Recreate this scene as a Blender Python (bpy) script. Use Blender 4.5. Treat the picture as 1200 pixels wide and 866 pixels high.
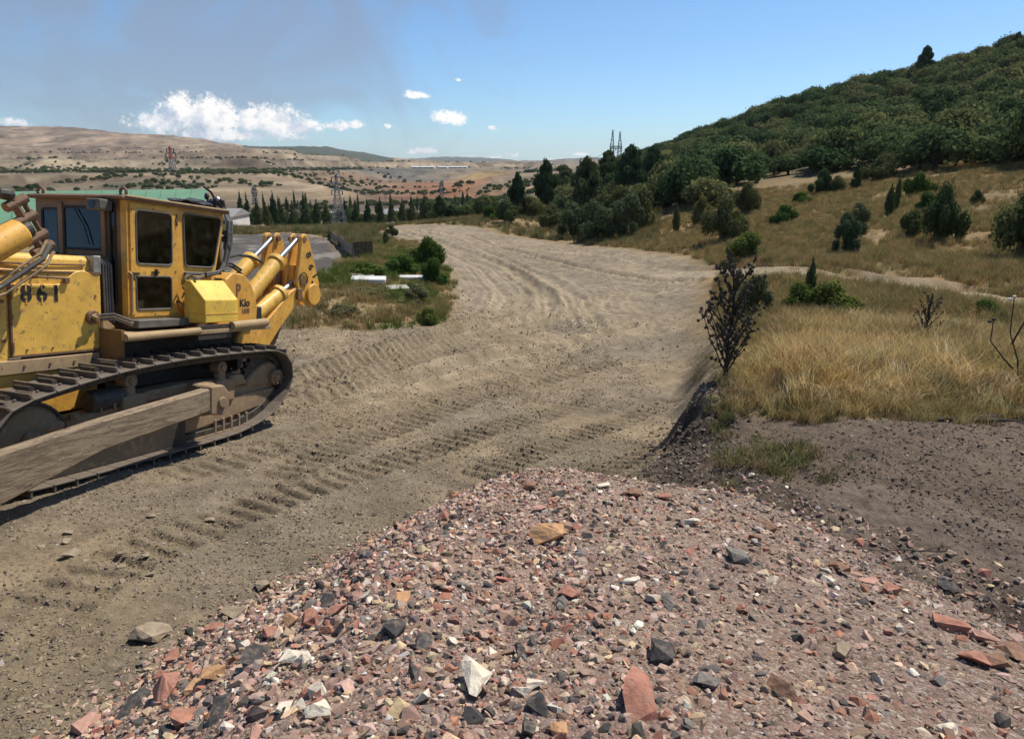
import bpy, bmesh, math, random
import numpy as np
from mathutils import Vector, Matrix, geometry, noise as mnoise
for o in list(bpy.data.objects): bpy.data.objects.remove(o)
sc = bpy.context.scene
COL = sc.collection
R_ = math.radians
# ------------------------------------------------------------------ camera
PITCH = 16.57
cd = bpy.data.cameras.new('camera'); cam = bpy.data.objects.new('camera', cd); COL.objects.link(cam)
cam.location = (0, 0, 3.6); cam.rotation_euler = (R_(90 - PITCH), 0, 0)
cd.sensor_width = 36; cd.lens = 24.0; cd.clip_start = .05; cd.clip_end = 30000
sc.camera = cam
# ------------------------------------------------------------------ light
SUN_AZ = math.atan2(.75, .66)       # clockwise from +Y
SUN_EL = R_(57)
sd = Vector((math.sin(SUN_AZ) * math.cos(SUN_EL), math.cos(SUN_AZ) * math.cos(SUN_EL), math.sin(SUN_EL)))
sl = bpy.data.lights.new('sun', 'SUN'); sl.energy = 4.9; sl.angle = R_(.53); sl.color = (1, .93, .82)
so = bpy.data.objects.new('sun', sl); COL.objects.link(so); so.rotation_euler = sd.to_track_quat('Z', 'Y').to_euler()
sc.view_settings.view_transform = 'Standard'; sc.view_settings.look = 'None'
sc.view_settings.gamma = 1; sc.view_settings.use_curve_mapping = False
sc.view_settings.exposure = 0.28

class NT:
    """small shader-node helper"""
    def __init__(s, tree): s.t = tree; s.n = tree.nodes; s.l = tree.links
    def add(s, typ, **k):
        nd = s.n.new(typ)
        for a, b in k.items(): setattr(nd, a, b)
        return nd
    def link(s, a, b): s.l.new(a, b)
    def val(s, sock, v):
        if isinstance(v, (int, float, tuple, list)): sock.default_value = v
        else: s.l.new(v, sock)
    def math(s, op, a, b=0.0, c=0.0, clamp=False):
        nd = s.add('ShaderNodeMath', operation=op); nd.use_clamp = clamp
        s.val(nd.inputs[0], a); s.val(nd.inputs[1], b)
        if op in ('MULTIPLY_ADD', 'SMOOTH_MIN', 'SMOOTH_MAX', 'COMPARE'): s.val(nd.inputs[2], c)
        return nd.outputs[0]
    def mix(s, f, a, b, mode='MIX'):
        nd = s.add('ShaderNodeMix', data_type='RGBA', blend_type=mode)
        s.val(nd.inputs[0], f); s.val(nd.inputs[6], a); s.val(nd.inputs[7], b)
        return nd.outputs[2]
    def noise(s, vec, scale, detail=4, rough=.55, dist=0, out=0):
        nd = s.add('ShaderNodeTexNoise'); s.val(nd.inputs['Scale'], scale); nd.inputs['Detail'].default_value = detail
        nd.inputs['Roughness'].default_value = rough; nd.inputs['Distortion'].default_value = dist
        if vec is not None: s.l.new(vec, nd.inputs['Vector'])
        return nd.outputs[out]
    def voro(s, vec, scale, feature='F1', out='Distance'):
        nd = s.add('ShaderNodeTexVoronoi', feature=feature); nd.inputs['Scale'].default_value = scale
        if vec is not None: s.l.new(vec, nd.inputs['Vector'])
        return nd.outputs[out]
    def ramp(s, f, pts):
        nd = s.add('ShaderNodeValToRGB'); el = nd.color_ramp.elements
        while len(el) < len(pts): el.new(.5)
        for e, (p, c) in zip(el, pts):
            e.position = p; e.color = (c, c, c, 1) if isinstance(c, (int, float)) else (*c, 1)
        s.l.new(f, nd.inputs[0]); return nd.outputs[0]
    def mapr(s, f, a, b, c=0., d=1.):
        nd = s.add('ShaderNodeMapRange'); nd.interpolation_type = 'SMOOTHSTEP'
        s.val(nd.inputs[0], f); s.val(nd.inputs[1], a); s.val(nd.inputs[2], b); s.val(nd.inputs[3], c); s.val(nd.inputs[4], d)
        return nd.outputs[0]
    def bump(s, h, strength, dist, prev=None):
        nd = s.add('ShaderNodeBump'); nd.inputs['Strength'].default_value = strength; nd.inputs['Distance'].default_value = dist
        s.l.new(h, nd.inputs['Height'])
        if prev is not None: s.l.new(prev, nd.inputs['Normal'])
        return nd.outputs[0]

# ------------------------------------------------------------------ sky with clouds
CAMP = Vector((0, 0, 3.6)); SP, CP = math.sin(R_(PITCH)), math.cos(R_(PITCH)); FPX = 800.0
def ray(px, py):
    r, u = (px - 600) / FPX, (433 - py) / FPX
    return Vector((r, CP + u * SP, u * CP - SP))
def azel(px, py):
    d = ray(px, py); return math.atan2(d.x, d.y), math.atan2(d.z, math.hypot(d.x, d.y))
world = bpy.data.worlds.new('World'); sc.world = world; world.use_nodes = True
w = NT(world.node_tree); w.n.clear()
sky = w.add('ShaderNodeTexSky', sky_type='NISHITA'); sky.sun_disc = False
sky.sun_elevation = SUN_EL; sky.sun_rotation = SUN_AZ; sky.altitude = 900; sky.air_density = 1.0; sky.dust_density = .8; sky.ozone_density = 1.6
tc = w.add('ShaderNodeTexCoord'); sx = w.add('ShaderNodeSeparateXYZ'); w.link(tc.outputs['Generated'], sx.inputs[0])
az = w.math('ARCTAN2', sx.outputs[0], sx.outputs[1]); el = w.math('ARCSINE', sx.outputs[2])
cmb = w.add('ShaderNodeCombineXYZ'); w.link(az, cmb.inputs[0]); w.link(el, cmb.inputs[1])
n1 = w.noise(cmb.outputs[0], 16, 6, .6); n2 = w.noise(cmb.outputs[0], 60, 8, .74)
sh = w.add('ShaderNodeVectorMath', operation='ADD'); w.link(cmb.outputs[0], sh.inputs[0]); sh.inputs[1].default_value = (.012, .014, 0)
n1b = w.noise(sh.outputs[0], 16, 6, .6); n2b = w.noise(sh.outputs[0], 60, 6, .66)
nn = w.math('ADD', w.math('MULTIPLY', w.math('SUBTRACT', n1, .5), 1.9), w.math('MULTIPLY', w.math('SUBTRACT', n2, .5), 1.9))
clouds = [  # px, py, half width px, half height px, weight
 (192, 146, 38, 17, 1.), (240, 139, 48, 23, 1.1), (306, 143, 42, 20, 1.1), (345, 150, 34, 11, .9), (262, 158, 112, 12, .75),
 (395, 149, 15, 8, .8), (417, 147, 11, 6, .8), (14, 144, 24, 8, .8),
 (490, 113, 20, 6, .72), (527, 139, 21, 10, .98), (578, 151, 9, 5, .7), (455, 149, 8, 5, .65), (537, 94, 6, 4, .6),
 (498, 178, 22, 6, .62), (600, 182, 18, 7, .6), (680, 181, 12, 4, .55), (560, 186, 60, 4, .45), (640, 187, 60, 4, .4)]
dens = None
for px, py, hw, hh, wt in clouds:
    a0, e0 = azel(px, py); a1, _ = azel(px + hw, py); _, e1 = azel(px, py - hh)
    ra, re = abs(a1 - a0), abs(e1 - e0)
    dx = w.math('DIVIDE', w.math('SUBTRACT', az, a0), ra); dy = w.math('DIVIDE', w.math('SUBTRACT', el, e0), re)
    dy = w.math('MULTIPLY', dy, w.math('ADD', 1.0, w.math('MULTIPLY', w.math('LESS_THAN', dy, 0.0), .5)))   # flatter base
    rr = w.math('SQRT', w.math('ADD', w.math('MULTIPLY', dx, dx), w.math('MULTIPLY', dy, dy)))
    b = w.math('SUBTRACT', wt, rr)
    dens = b if dens is None else w.math('MAXIMUM', dens, b)
n3 = w.noise(cmb.outputs[0], 210, 5, .7); nn = w.math('ADD', nn, w.math('MULTIPLY', w.math('SUBTRACT', n3, .5), 1.5))
cm = w.mapr(w.math('ADD', dens, nn), -.22, .42)
relief = w.math('SUBTRACT', w.math('ADD', n1, w.math('MULTIPLY', n2, .6)), w.math('ADD', n1b, w.math('MULTIPLY', n2b, .6)))
e_lo, e_hi = azel(262, 165)[1], azel(262, 118)[1]
tone = w.mapr(el, e_lo, e_hi, 0., .55)
shade = w.math('ADD', w.math('ADD', .42, tone), w.math('MULTIPLY', relief, 3.4), clamp=True)
ccol = w.mix(shade, (5.0, 5.7, 7.0, 1), (10.6, 10.3, 9.9, 1))
skc = w.mix(1.0, sky.outputs[0], (.74, 1.0, 1.22, 1), 'MULTIPLY')
# thin brownish smoke drifting over the left part of the sky
a0, e0 = azel(190, 60)
ux = w.math('ADD', w.math('MULTIPLY', w.math('SUBTRACT', az, a0), 1.55), w.math('MULTIPLY', w.math('SUBTRACT', el, e0), -.9))
uy = w.math('ADD', w.math('MULTIPLY', w.math('SUBTRACT', el, e0), 3.6), w.math('MULTIPLY', w.math('SUBTRACT', az, a0), -.35))
sr = w.math('SQRT', w.math('ADD', w.math('MULTIPLY', ux, ux), w.math('MULTIPLY', uy, uy)))
sn = w.noise(cmb.outputs[0], 6, 6, .58, 1.2)
smk = w.mapr(w.math('ADD', w.math('SUBTRACT', .62, sr), w.math('MULTIPLY', w.math('SUBTRACT', sn, .5), 2.0)), -.15, .6, 0, .62)
skc = w.mix(smk, skc, (2.7, 3.1, 3.9, 1))
fin = w.mix(w.math('MULTIPLY', cm, .97), skc, ccol)
bg = w.add('ShaderNodeBackground'); w.link(fin, bg.inputs[0]); bg.inputs[1].default_value = .09
wo = w.add('ShaderNodeOutputWorld'); w.link(bg.outputs[0], wo.inputs[0])

# ------------------------------------------------------------------ numpy noise
def _h(ix, iy, s):
    n = (ix.astype(np.int64) * 374761393 + iy.astype(np.int64) * 668265263 + s * 1274126177) & 0x7fffffff
    n = ((n ^ (n >> 13)) * 1274126177) & 0x7fffffff
    return ((n ^ (n >> 16)) & 0xffff) / 65535.0
def vnoise(x, y, s=0):
    x = np.asarray(x, float); y = np.asarray(y, float)
    ix, iy = np.floor(x), np.floor(y); fx, fy = x - ix, y - iy
    fx = fx * fx * (3 - 2 * fx); fy = fy * fy * (3 - 2 * fy)
    a, b, c, d = _h(ix, iy, s), _h(ix + 1, iy, s), _h(ix, iy + 1, s), _h(ix + 1, iy + 1, s)
    return (a + (b - a) * fx) * (1 - fy) + (c + (d - c) * fx) * fy
def fbm(x, y, o=4, s=0, g=.5):
    v = 0; a = 1; t = 0
    for i in range(o):
        v = v + a * vnoise(x * 2 ** i + 17.3 * i, y * 2 ** i - 9.1 * i, s + i); t += a; a *= g
    return v / t - .5
def sstep(a, b, x):
    t = np.clip((x - a) / (b - a), 0, 1); return t * t * (3 - 2 * t)
def seg_sd(x, y, pts):
    """distance to a polyline, arc length along it, and side (+ = right of travel)"""
    best = np.full(x.shape, 1e9); arc = np.zeros(x.shape); side = np.zeros(x.shape); L = 0
    for (ax, ay), (bx, by) in zip(pts[:-1], pts[1:]):
        dx, dy = bx - ax, by - ay; l = math.hypot(dx, dy)
        t = np.clip(((x - ax) * dx + (y - ay) * dy) / (l * l), 0, 1)
        d = np.hypot(x - ax - t * dx, y - ay - t * dy); m = d < best
        best = np.where(m, d, best); arc = np.where(m, L + t * l, arc)
        side = np.where(m, np.sign((x - ax) * dy - (y - ay) * dx), side); L += l
    return best, arc, side
def in_poly(x, y, P):
    r = np.zeros(x.shape, bool)
    for (ax, ay), (bx, by) in zip(P, P[1:] + P[:1]):
        c = ((ay > y) != (by > y)) & (x < (bx - ax) * (y - ay) / (by - ay + 1e-12) + ax); r ^= c
    return r
def poly_sd(x, y, P):
    d, _, _ = seg_sd(x, y, P + P[:1]); return np.where(in_poly(x, y, P), d, -d)

# ------------------------------------------------------------------ terrain
DZ_R = Matrix(((-.32987, .94261, .05174), (-.92999, -.33389, .15372), (.16217, .00259, .98676)))
DZ_T = Vector((-6.338, 6.950, .2193))
def near_plane(x, y):
    return .277 - .0524 * (x + 6.34) - .1558 * (y - 6.95)
def base_h(x, y):
    yy = np.where(y > 13, 13 + 9 * np.tanh((y - 13) / 9), np.where(y < -2, -2 + 4 * np.tanh((y + 2) / 4), y))
    xx = 12 * np.tanh(x / 12)
    xx = np.where(np.abs(x) < 7, x * (1 - .0 * x), 7 * np.sign(x) + 6 * np.tanh((x - 7 * np.sign(x)) / 6))
    return near_plane(xx, yy)
BANK = [(1.5, 4.6), (2.05, 6.6), (2.35, 8.3), (2.95, 10.0), (3.35, 11.6), (4.1, 14), (5.4, 18), (7.5, 24)]
def bank_h(x, y):
    d, a, s = seg_sd(x, y, BANK)
    d = d * s + .35 * fbm(x * 1.3, y * 1.3, 3, 5) * 1.2
    H = 1.05 * (1 - sstep(11.5, 21, y)) * sstep(1.0, 4.5, y)
    H = H * (.12 + .88 * sstep(7.6, 10.0, y)); return H * sstep(-.55, .40, d)
CP_ = []
def cc(px, *l):
    for py, d in l: CP_.append((px, py, d))
for px in (-420, -120, 60):
    cc(px, (330, 22), (298, 30), (280, 44), (264, 80), (256, 150), (248, 220), (240, 300), (226, 420), (206, 700), (188, 1200), (175, 1700), (153, 2200), (151, 2500), (160, 4000))
cc(200, (330, 22), (300, 29), (282, 42), (266, 80), (258, 150), (250, 220), (240, 300), (224, 420), (206, 700), (188, 1200), (176, 1700), (163, 2200), (163, 2600), (170, 4000))
cc(300, (335, 22), (312, 28), (292, 38), (279, 55), (270, 92), (264, 150), (257, 220), (242, 320), (217, 500), (196, 900), (182, 1500), (175, 2200), (174, 2700), (178, 4000))
cc(370, (335, 22), (310, 29), (290, 42), (272, 62), (268, 100), (264, 160), (256, 230), (242, 340), (222, 530), (204, 900), (190, 1500), (184, 2050), (172.5, 2700), (180, 4000))
cc(450, (345, 23), (310, 31), (285, 47), (268, 68), (267, 110), (264, 170), (256, 240), (242, 360), (226, 550), (210, 900), (198, 1500), (190, 2200), (189, 3500), (192, 6000))
cc(520, (380, 20), (320, 34), (290, 48), (270, 62), (260, 85), (262, 130), (258, 220), (240, 360), (224, 550), (208, 1000), (196, 1700), (191, 2600), (190, 5000), (184, 7500), (190, 9000))
cc(600, (400, 20), (350, 29), (320, 38), (290, 50), (268, 64), (254, 85), (256, 130), (250, 200), (236, 350), (220, 600), (206, 1000), (197, 1700), (192, 2600), (191, 5000), (188.5, 7500), (192, 9000))
cc(700, (400, 21), (350, 29), (300, 42), (277, 54), (262, 70), (240, 95), (222, 150), (205, 250), (201, 310), (203, 500), (199, 1500), (195, 3000), (186, 4500), (193, 6000))
cc(800, (400, 20), (350, 27), (310, 36), (280, 45), (250, 58), (228, 76), (206, 110), (182, 190), (170, 250), (184, 350), (190, 900), (193, 4000))
cc(900, (370, 17), (335, 22), (310, 28), (280, 36), (250, 47), (226, 60), (203, 85), (168, 140), (138, 200), (145, 260), (175, 600), (192, 3000))
cc(1000, (485, 8.6), (420, 12), (370, 16.5), (335, 21), (300, 28), (260, 37), (225, 50), (202, 68), (174, 95), (136, 140), (110, 180), (117, 230), (160, 600), (190, 3000))
cc(1100, (485, 8.8), (420, 12.3), (370, 16.5), (330, 21), (290, 28), (240, 39), (208, 50), (185, 68), (146, 105), (104, 142), (90, 165), (96, 210), (150, 500), (185, 3000))
cc(1200, (485, 8.9), (420, 12.5), (370, 16.5), (330, 21), (280, 28), (230, 38), (196, 48), (172, 68), (126, 100), (76, 138), (60, 160), (66, 200), (130, 500), (180, 3000))
cc(1500, (485, 9), (420, 12.5), (350, 17), (280, 27), (220, 40), (170, 65), (120, 100), (40, 160), (44, 220), (130, 600), (180, 3000))
def pol(x, y): return np.arctan2(x, y) * 2.6, np.log(np.hypot(x, y) + .5)
_cp = []
for px, py, d in CP_:
    p = CAMP + ray(px, py) * d; _cp.append((p.x, p.y, p.z))
for a in range(75, 286, 30):                       # behind and beside the camera
    for r, z in ((6, None), (25, 1.2), (120, 2.), (900, 5.), (5000, 10.)):
        x, y = r * math.sin(R_(a)), r * math.cos(R_(a)); 
        _cp.append((x, y, float(base_h(np.array(x), np.array(y))) if z is None else z))
for x, y in ((-6.3, 7), (-7, 10.5), (-5, 3.5), (-3, 9), (-1, 7), (-2, 12), (1, 9), (0, 12), (1.5, 13), (0, 3), (-3, 5), (-9, 9), (-9, 4), (-6.5, 13), (.5, 15), (-9, 13), (0, -3)):
    _cp.append((x, y, float(near_plane(x, y))))
for x, y, z in ((2.7, 4.8, 1.0), (4.8, 7.2, .8), (3.6, 10.6, .32), (3.5, 3.2, 1.12), (4.5, 5, 1.03), (5, 9, .62), (2.4, 6.5, .72)):
    _cp.append((x, y, z))
_cp = np.array(_cp)
def raw(x, y): return base_h(x, y) + bank_h(x, y)
_u, _v = pol(_cp[:, 0], _cp[:, 1]); _r = np.hypot(_cp[:, 0], _cp[:, 1])
_w = np.maximum(_r, 3.)
_t = (_cp[:, 2] - raw(_cp[:, 0], _cp[:, 1])) / _w
def _phi(u, v): return np.sqrt((u[:, None] - _u) ** 2 + (v[:, None] - _v) ** 2 + .015)
_A = _phi(_u, _v); _c = np.linalg.solve(_A + 1e-3 * np.eye(len(_t)), _t)
def smooth_h(x, y):
    x = np.asarray(x, float); y = np.asarray(y, float); sh_ = x.shape; x = x.ravel(); y = y.ravel()
    out = raw(x, y); u, v = pol(x, y); w_ = np.maximum(np.hypot(x, y), 3.)
    for i in range(0, len(x), 20000):
        s = slice(i, i + 20000); out[s] += w_[s] * (_phi(u[s], v[s]) @ _c)
    return out.reshape(sh_)
def cast_smooth(px, py, dmax=8000, fn=None):
    fn = fn or smooth_h
    d = ray(px, py); t = np.concatenate([np.arange(1.2, 30, .04), np.geomspace(30, dmax, 1500)])
    hx, hy, hz = d.x * t, d.y * t, 3.6 + d.z * t
    b = hz < fn(hx, hy); i = int(np.argmax(b)) if b.any() else len(t) - 1
    if i:
        lo, hi = t[i - 1], t[i]
        for _ in range(12):
            m = .5 * (lo + hi)
            if 3.6 + d.z * m < fn(np.array([d.x * m]), np.array([d.y * m]))[0]: hi = m
            else: lo = m
        tt = hi
    else: tt = t[0]
    return float(d.x * tt), float(d.y * tt), float(tt)
def P2(px, py): a = cast_smooth(px, py); return (a[0], a[1])
# ruts and track prints pressed by the machine (world paths)
PRINTS = [([P2(*p) for p in ((60, 712), (130, 665), (240, 618), (330, 582), (430, 552), (560, 508), (690, 470))], .32, .075),
          ([P2(*p) for p in ((330, 560), (420, 515), (520, 480), (620, 450), (720, 425))], .32, .075),
          ([P2(*p) for p in ((350, 468), (430, 440), (520, 412), (640, 380))], .35, .07),
          ([P2(*p) for p in ((350, 440), (420, 418), (520, 392), (600, 365), (625, 340), (612, 315), (570, 292))], .4, .09),
          ([P2(*p) for p in ((690, 560), (760, 530), (830, 505))], .30, .07),
          ([P2(*p) for p in ((560, 560), (650, 520), (740, 490), (790, 470))], .30, .07), ([P2(*p) for p in ((340, 520), (440, 488), (560, 455), (680, 415))], .32, .06), ([P2(*p) for p in ((200, 560), (330, 525), (420, 498), (500, 470))], .32, .06)]
RUTS = [([P2(*p) for p in ((470, 272), (520, 286), (590, 312), (640, 345), (640, 372))], .5, .14), ([P2(*p) for p in ((460, 272), (505, 290), (560, 315), (590, 345), (585, 372))], .4, .07), ([P2(*p) for p in ((480, 270), (560, 290), (640, 325), (680, 350), (700, 385))], .4, .08),
        ([P2(*p) for p in ((450, 270), (540, 275), (620, 300), (700, 318), (800, 330))], .4, .16),
        ([P2(*p) for p in ((345, 450), (430, 425), (560, 385), (700, 350), (820, 330))], .4, .13),
        ([P2(*p) for p in ((345, 475), (460, 450), (600, 415), (740, 385))], .35, .10),
        ([P2(*p) for p in ((480, 268), (600, 290), (720, 300), (860, 312), (1010, 326), (1180, 345))], .5, .10)]
ROAD = [P2(*p) for p in ((-200, 520), (180, 545), (450, 440), (600, 400))] 
ROADPOLY = [P2(*p) for p in ((860, 430), (826, 400), (822, 350), (835, 316), (800, 300), (720, 290), (640, 282), (560, 267), (470, 264), (440, 275), (500, 290), (524, 320), (522, 378), (430, 384), (350, 384), (250, 384), (100, 390))] + [(-16, 17), (-22, 4), (-12, -8), (3, -8), (2.6, 6), (2.6, 8)]
GREENPOLY = [P2(*p) for p in ((350, 384), (430, 384), (520, 378), (526, 330), (505, 290), (470, 280), (440, 285), (415, 300), (395, 318), (365, 330), (340, 345))]
YARDPOLY = [P2(*p) for p in ((250, 330), (395, 322), (405, 305), (385, 280), (330, 274), (255, 276))]
DARKPOLY = [(1.0, 5.), (1.4, 6.6), (1.75, 8.2), (2.2, 9.6), (2.7, 10.9), (3.5, 11.0)] + [P2(*p) for p in ((860, 476), (900, 486), (960, 490), (1050, 492), (1130, 490), (1210, 478), (1500, 470))] + [(14, -8), (0, -8), (0, 3)]
GRASSPOLY = [P2(*p) for p in ((845, 460), (870, 415), (900, 380), (960, 372), (1040, 378), (1100, 380), (1200, 388), (1500, 390), (1500, 480), (1210, 484), (1130, 496), (960, 494), (880, 486))]
PATHLINE = [P2(*p) for p in ((780, 322), (860, 316), (930, 322), (1010, 327), (1100, 336), (1180, 352), (1300, 372))]
def ground_h(x, y):
    x = np.asarray(x, float); y = np.asarray(y, float)
    h = smooth_h(x, y); r = np.hypot(x, y)
    h = h + .05 * fbm(x * 1.1, y * 1.1, 5, 11, .55) + np.minimum(r, 60) / 60 * .5 * fbm(x / 6, y / 6, 4, 3)
    dk = sstep(0, .5, poly_sd(x, y, DARKPOLY)) * (r < 40) if r.min() < 40 else 0
    h = h + dk * (.11 * fbm(x * 3.1, y * 3.1, 5, 23, .62) + .07 * fbm(x * 9, y * 9, 4, 24, .65) + .30 * np.exp(-((x - 2.85) ** 2 + (y - 9.6) ** 2) / .8) * (1 + 2 * fbm(x * 4, y * 4, 4, 26)))
    h = h + (r > 150) * np.minimum(r, 2500) / 2500 * (30 * fbm(x / 150, y / 150, 5, 41, .5) + 14 * np.abs(fbm(x / 60, y / 160, 4, 43, .6)))
    fz = sstep(380, 520, r) * (1 - sstep(1900, 2300, r)) * (x < 60); st = 15.; q = h / st; h = h + fz * .85 * st * (np.floor(q) + sstep(.0, .28, q - np.floor(q)) - q)
    near = r < 90
    if near.any():
        xn, yn = x[near], y[near]; dh = np.zeros(xn.shape)
        rp = sstep(-.6, .6, poly_sd(xn, yn, ROADPOLY))
        lum = fbm(xn * .6 + 3, yn * .6, 3, 73); dh += rp * ((.05 + .10 * np.clip(lum, 0, 1)) * fbm(xn * 6, yn * 6, 5, 71, .68) + .05 * np.maximum(0, fbm(xn * 2.6, yn * 2.6, 4, 75, .6)))
        dh += rp * sstep(12, 22, yn) * (.12 * fbm(xn * 2.2, yn * 1.6, 5, 78, .65) + .04 * np.abs(fbm(xn * .8 + yn * .5, yn * 2.4, 4, 79, .6)))
        for pts, hw, dep in PRINTS:
            d, a, s = seg_sd(xn, yn, pts)
            wob = .72 + .28 * sstep(-.12, .12, fbm(xn * .9, yn * .9, 3, 9))
            saw = 1 - np.abs(((a / .26 + .3 * s * d) % 1.0) * 2 - 1)
            inside = 1 - sstep(hw - .03, hw + .03, d)
            dh += inside * wob * (dep * sstep(.25, .8, saw) - .55 * dep) + .35 * dep * (sstep(hw - .04, hw + .03, d) * (1 - sstep(hw + .03, hw + .16, d)))
        for pts, hw, dep in RUTS:      # tyre streaks either side of the ruts
            d, a, s = seg_sd(xn, yn, pts); dd = d * s + .25 * fbm(xn * .5, yn * .5, 3, 33); dh += rp * .009 * np.sin(dd * 17) * np.exp(-d / 1.8)
        for pts, hw, dep in RUTS:
            d, a, s = seg_sd(xn, yn, pts); d = d + .12 * fbm(xn, yn, 2, 31)
            dh += -dep * (1 - sstep(hw * .4, hw, d)) + dep * .8 * np.exp(-((d - hw * 1.15) / (.3 * hw)) ** 2)
        # hummocks and terracettes on the hillside
        hm = 1 - rp
        dh += hm * sstep(20, 40, r[near]) * (.35 * np.abs(fbm(xn * .35 + yn * .1, yn * .9, 4, 81, .6)) - .05)
        h = h.copy(); h[near] += dh
    return h
def gh1(x, y): return float(ground_h(np.array([x]), np.array([y]))[0])

# ------------------------------------------------------------------ object helpers
def mk(name, verts, faces, mats, parent=None, smooth=False, midx=None, attrs=None):
    me = bpy.data.meshes.new(name)
    v = np.asarray(verts, np.float32)
    if isinstance(faces, np.ndarray):
        k = faces.shape[1]; nf = len(faces)
        me.vertices.add(len(v)); me.vertices.foreach_set('co', v.ravel())
        me.loops.add(nf * k); me.loops.foreach_set('vertex_index', faces.astype(np.int32).ravel())
        me.polygons.add(nf); me.polygons.foreach_set('loop_start', np.arange(0, nf * k, k, dtype=np.int32))
        me.update(calc_edges=True)
    else:
        me.from_pydata([tuple(map(float, q)) for q in v], [], faces); me.update()
    for m in (mats if isinstance(mats, (list, tuple)) else [mats]): me.materials.append(m)
    if midx is not None: me.polygons.foreach_set('material_index', np.asarray(midx, np.int32))
    if smooth: me.polygons.foreach_set('use_smooth', np.ones(len(me.polygons), bool))
    for k_, (dom, arr) in (attrs or {}).items():
        a_ = np.asarray(arr, np.float32)
        if a_.ndim == 1: at = me.attributes.new(k_, 'FLOAT', dom); at.data.foreach_set('value', a_)
        else:
            at = me.attributes.new(k_, 'FLOAT_COLOR', dom)
            a4 = np.ones((len(a_), 4), np.float32); a4[:, :3] = a_[:, :3]; at.data.foreach_set('color', a4.ravel())
    o = bpy.data.objects.new(name, me); COL.objects.link(o)
    if parent: o.parent = parent
    return o
def tag(o, label=None, cat=None, group=None, kind=None):
    if label: o['label'] = label
    if cat: o['category'] = cat
    if group: o['group'] = group
    if kind: o['kind'] = kind
    return o
def empty(name, loc=(0, 0, 0), rz=0):
    o = bpy.data.objects.new(name, None); COL.objects.link(o); o.location = loc; o.rotation_euler = (0, 0, rz); o.empty_display_size = .3
    return o
def copy_tree(o, parent=None):
    c = o.copy(); COL.objects.link(c); c.parent = parent
    for ch in o.children: copy_tree(ch, c)
    return c
class MB:
    def __init__(s): s.v = []; s.f = []
    def add(s, vs, fs):
        b = len(s.v); s.v += [Vector(q) for q in vs]; s.f += [[b + i for i in f] for f in fs]; return s
    def box(s, a, b, M=None):
        x0, y0, z0 = a; x1, y1, z1 = b
        vs = [Vector(q) for q in ((x0, y0, z0), (x1, y0, z0), (x1, y1, z0), (x0, y1, z0), (x0, y0, z1), (x1, y0, z1), (x1, y1, z1), (x0, y1, z1))]
        if M: vs = [M @ q for q in vs]
        return s.add(vs, [(0, 3, 2, 1), (4, 5, 6, 7), (0, 1, 5, 4), (1, 2, 6, 5), (2, 3, 7, 6), (3, 0, 4, 7)])
    def prism(s, poly, y0, y1, plane='xz'):
        """polygon (a,b) in a plane, extruded along the third axis"""
        mp = {'xz': lambda p, t: (p[0], t, p[1]), 'yz': lambda p, t: (t, p[0], p[1]), 'xy': lambda p, t: (p[0], p[1], t)}[plane]
        n = len(poly); vs = [mp(p, y0) for p in poly] + [mp(p, y1) for p in poly]
        return s.add(vs, [list(range(n))[::-1], list(range(n, 2 * n))] + [[i, (i + 1) % n, n + (i + 1) % n, n + i] for i in range(n)])
    def cyl(s, p0, p1, r, r2=None, seg=20, cap=True):
        p0, p1 = Vector(p0), Vector(p1); r2 = r if r2 is None else r2
        d = (p1 - p0).normalized(); a = d.orthogonal().normalized(); b = d.cross(a)
        vs = []
        for p, q in ((p0, r), (p1, r2)):
            for i in range(seg): t = 2 * math.pi * i / seg; vs.append(p + a * q * math.cos(t) + b * q * math.sin(t))
        fs = [[i, (i + 1) % seg, seg + (i + 1) % seg, seg + i] for i in range(seg)]
        if cap: fs += [list(range(seg))[::-1], list(range(seg, 2 * seg))]
        return s.add(vs, fs)
    def tube(s, pts, r, seg=8, closed=False):
        pts = [Vector(p) for p in pts]; n = len(pts); vs = []; prev = None
        for i, p in enumerate(pts):
            if closed: d = pts[(i + 1) % n] - pts[i - 1]
            else: d = pts[min(i + 1, n - 1)] - pts[max(i - 1, 0)]
            d.normalize()
            a = d.orthogonal().normalized() if prev is None else (prev - d * prev.dot(d)).normalized()
            prev = a; b = d.cross(a); rr = r[i] if isinstance(r, (list, tuple)) else r
            for k in range(seg): t = 2 * math.pi * k / seg; vs.append(p + a * rr * math.cos(t) + b * rr * math.sin(t))
        fs = []
        for i in range(n if closed else n - 1):
            j = (i + 1) % n
            fs += [[i * seg + k, i * seg + (k + 1) % seg, j * seg + (k + 1) % seg, j * seg + k] for k in range(seg)]
        if not closed: fs += [list(range(seg))[::-1], [(n - 1) * seg + k for k in range(seg)]]
        return s.add(vs, fs)
    def ball(s, c, r, su=12, sv=8, sq=(1, 1, 1)):
        c = Vector(c); vs = [c + Vector((0, 0, r * sq[2]))]
        for j in range(1, sv):
            ph = math.pi * j / sv
            for i in range(su): t = 2 * math.pi * i / su; vs.append(c + Vector((r * sq[0] * math.sin(ph) * math.cos(t), r * sq[1] * math.sin(ph) * math.sin(t), r * sq[2] * math.cos(ph))))
        vs.append(c - Vector((0, 0, r * sq[2]))); fs = [[0, 1 + i, 1 + (i + 1) % su] for i in range(su)]
        for j in range(sv - 2):
            fs += [[1 + j * su + i, 1 + (j + 1) * su + i, 1 + (j + 1) * su + (i + 1) % su, 1 + j * su + (i + 1) % su] for i in range(su)]
        l = len(vs) - 1; b = 1 + (sv - 2) * su
        return s.add(vs, fs + [[l, b + (i + 1) % su, b + i] for i in range(su)])
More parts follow.
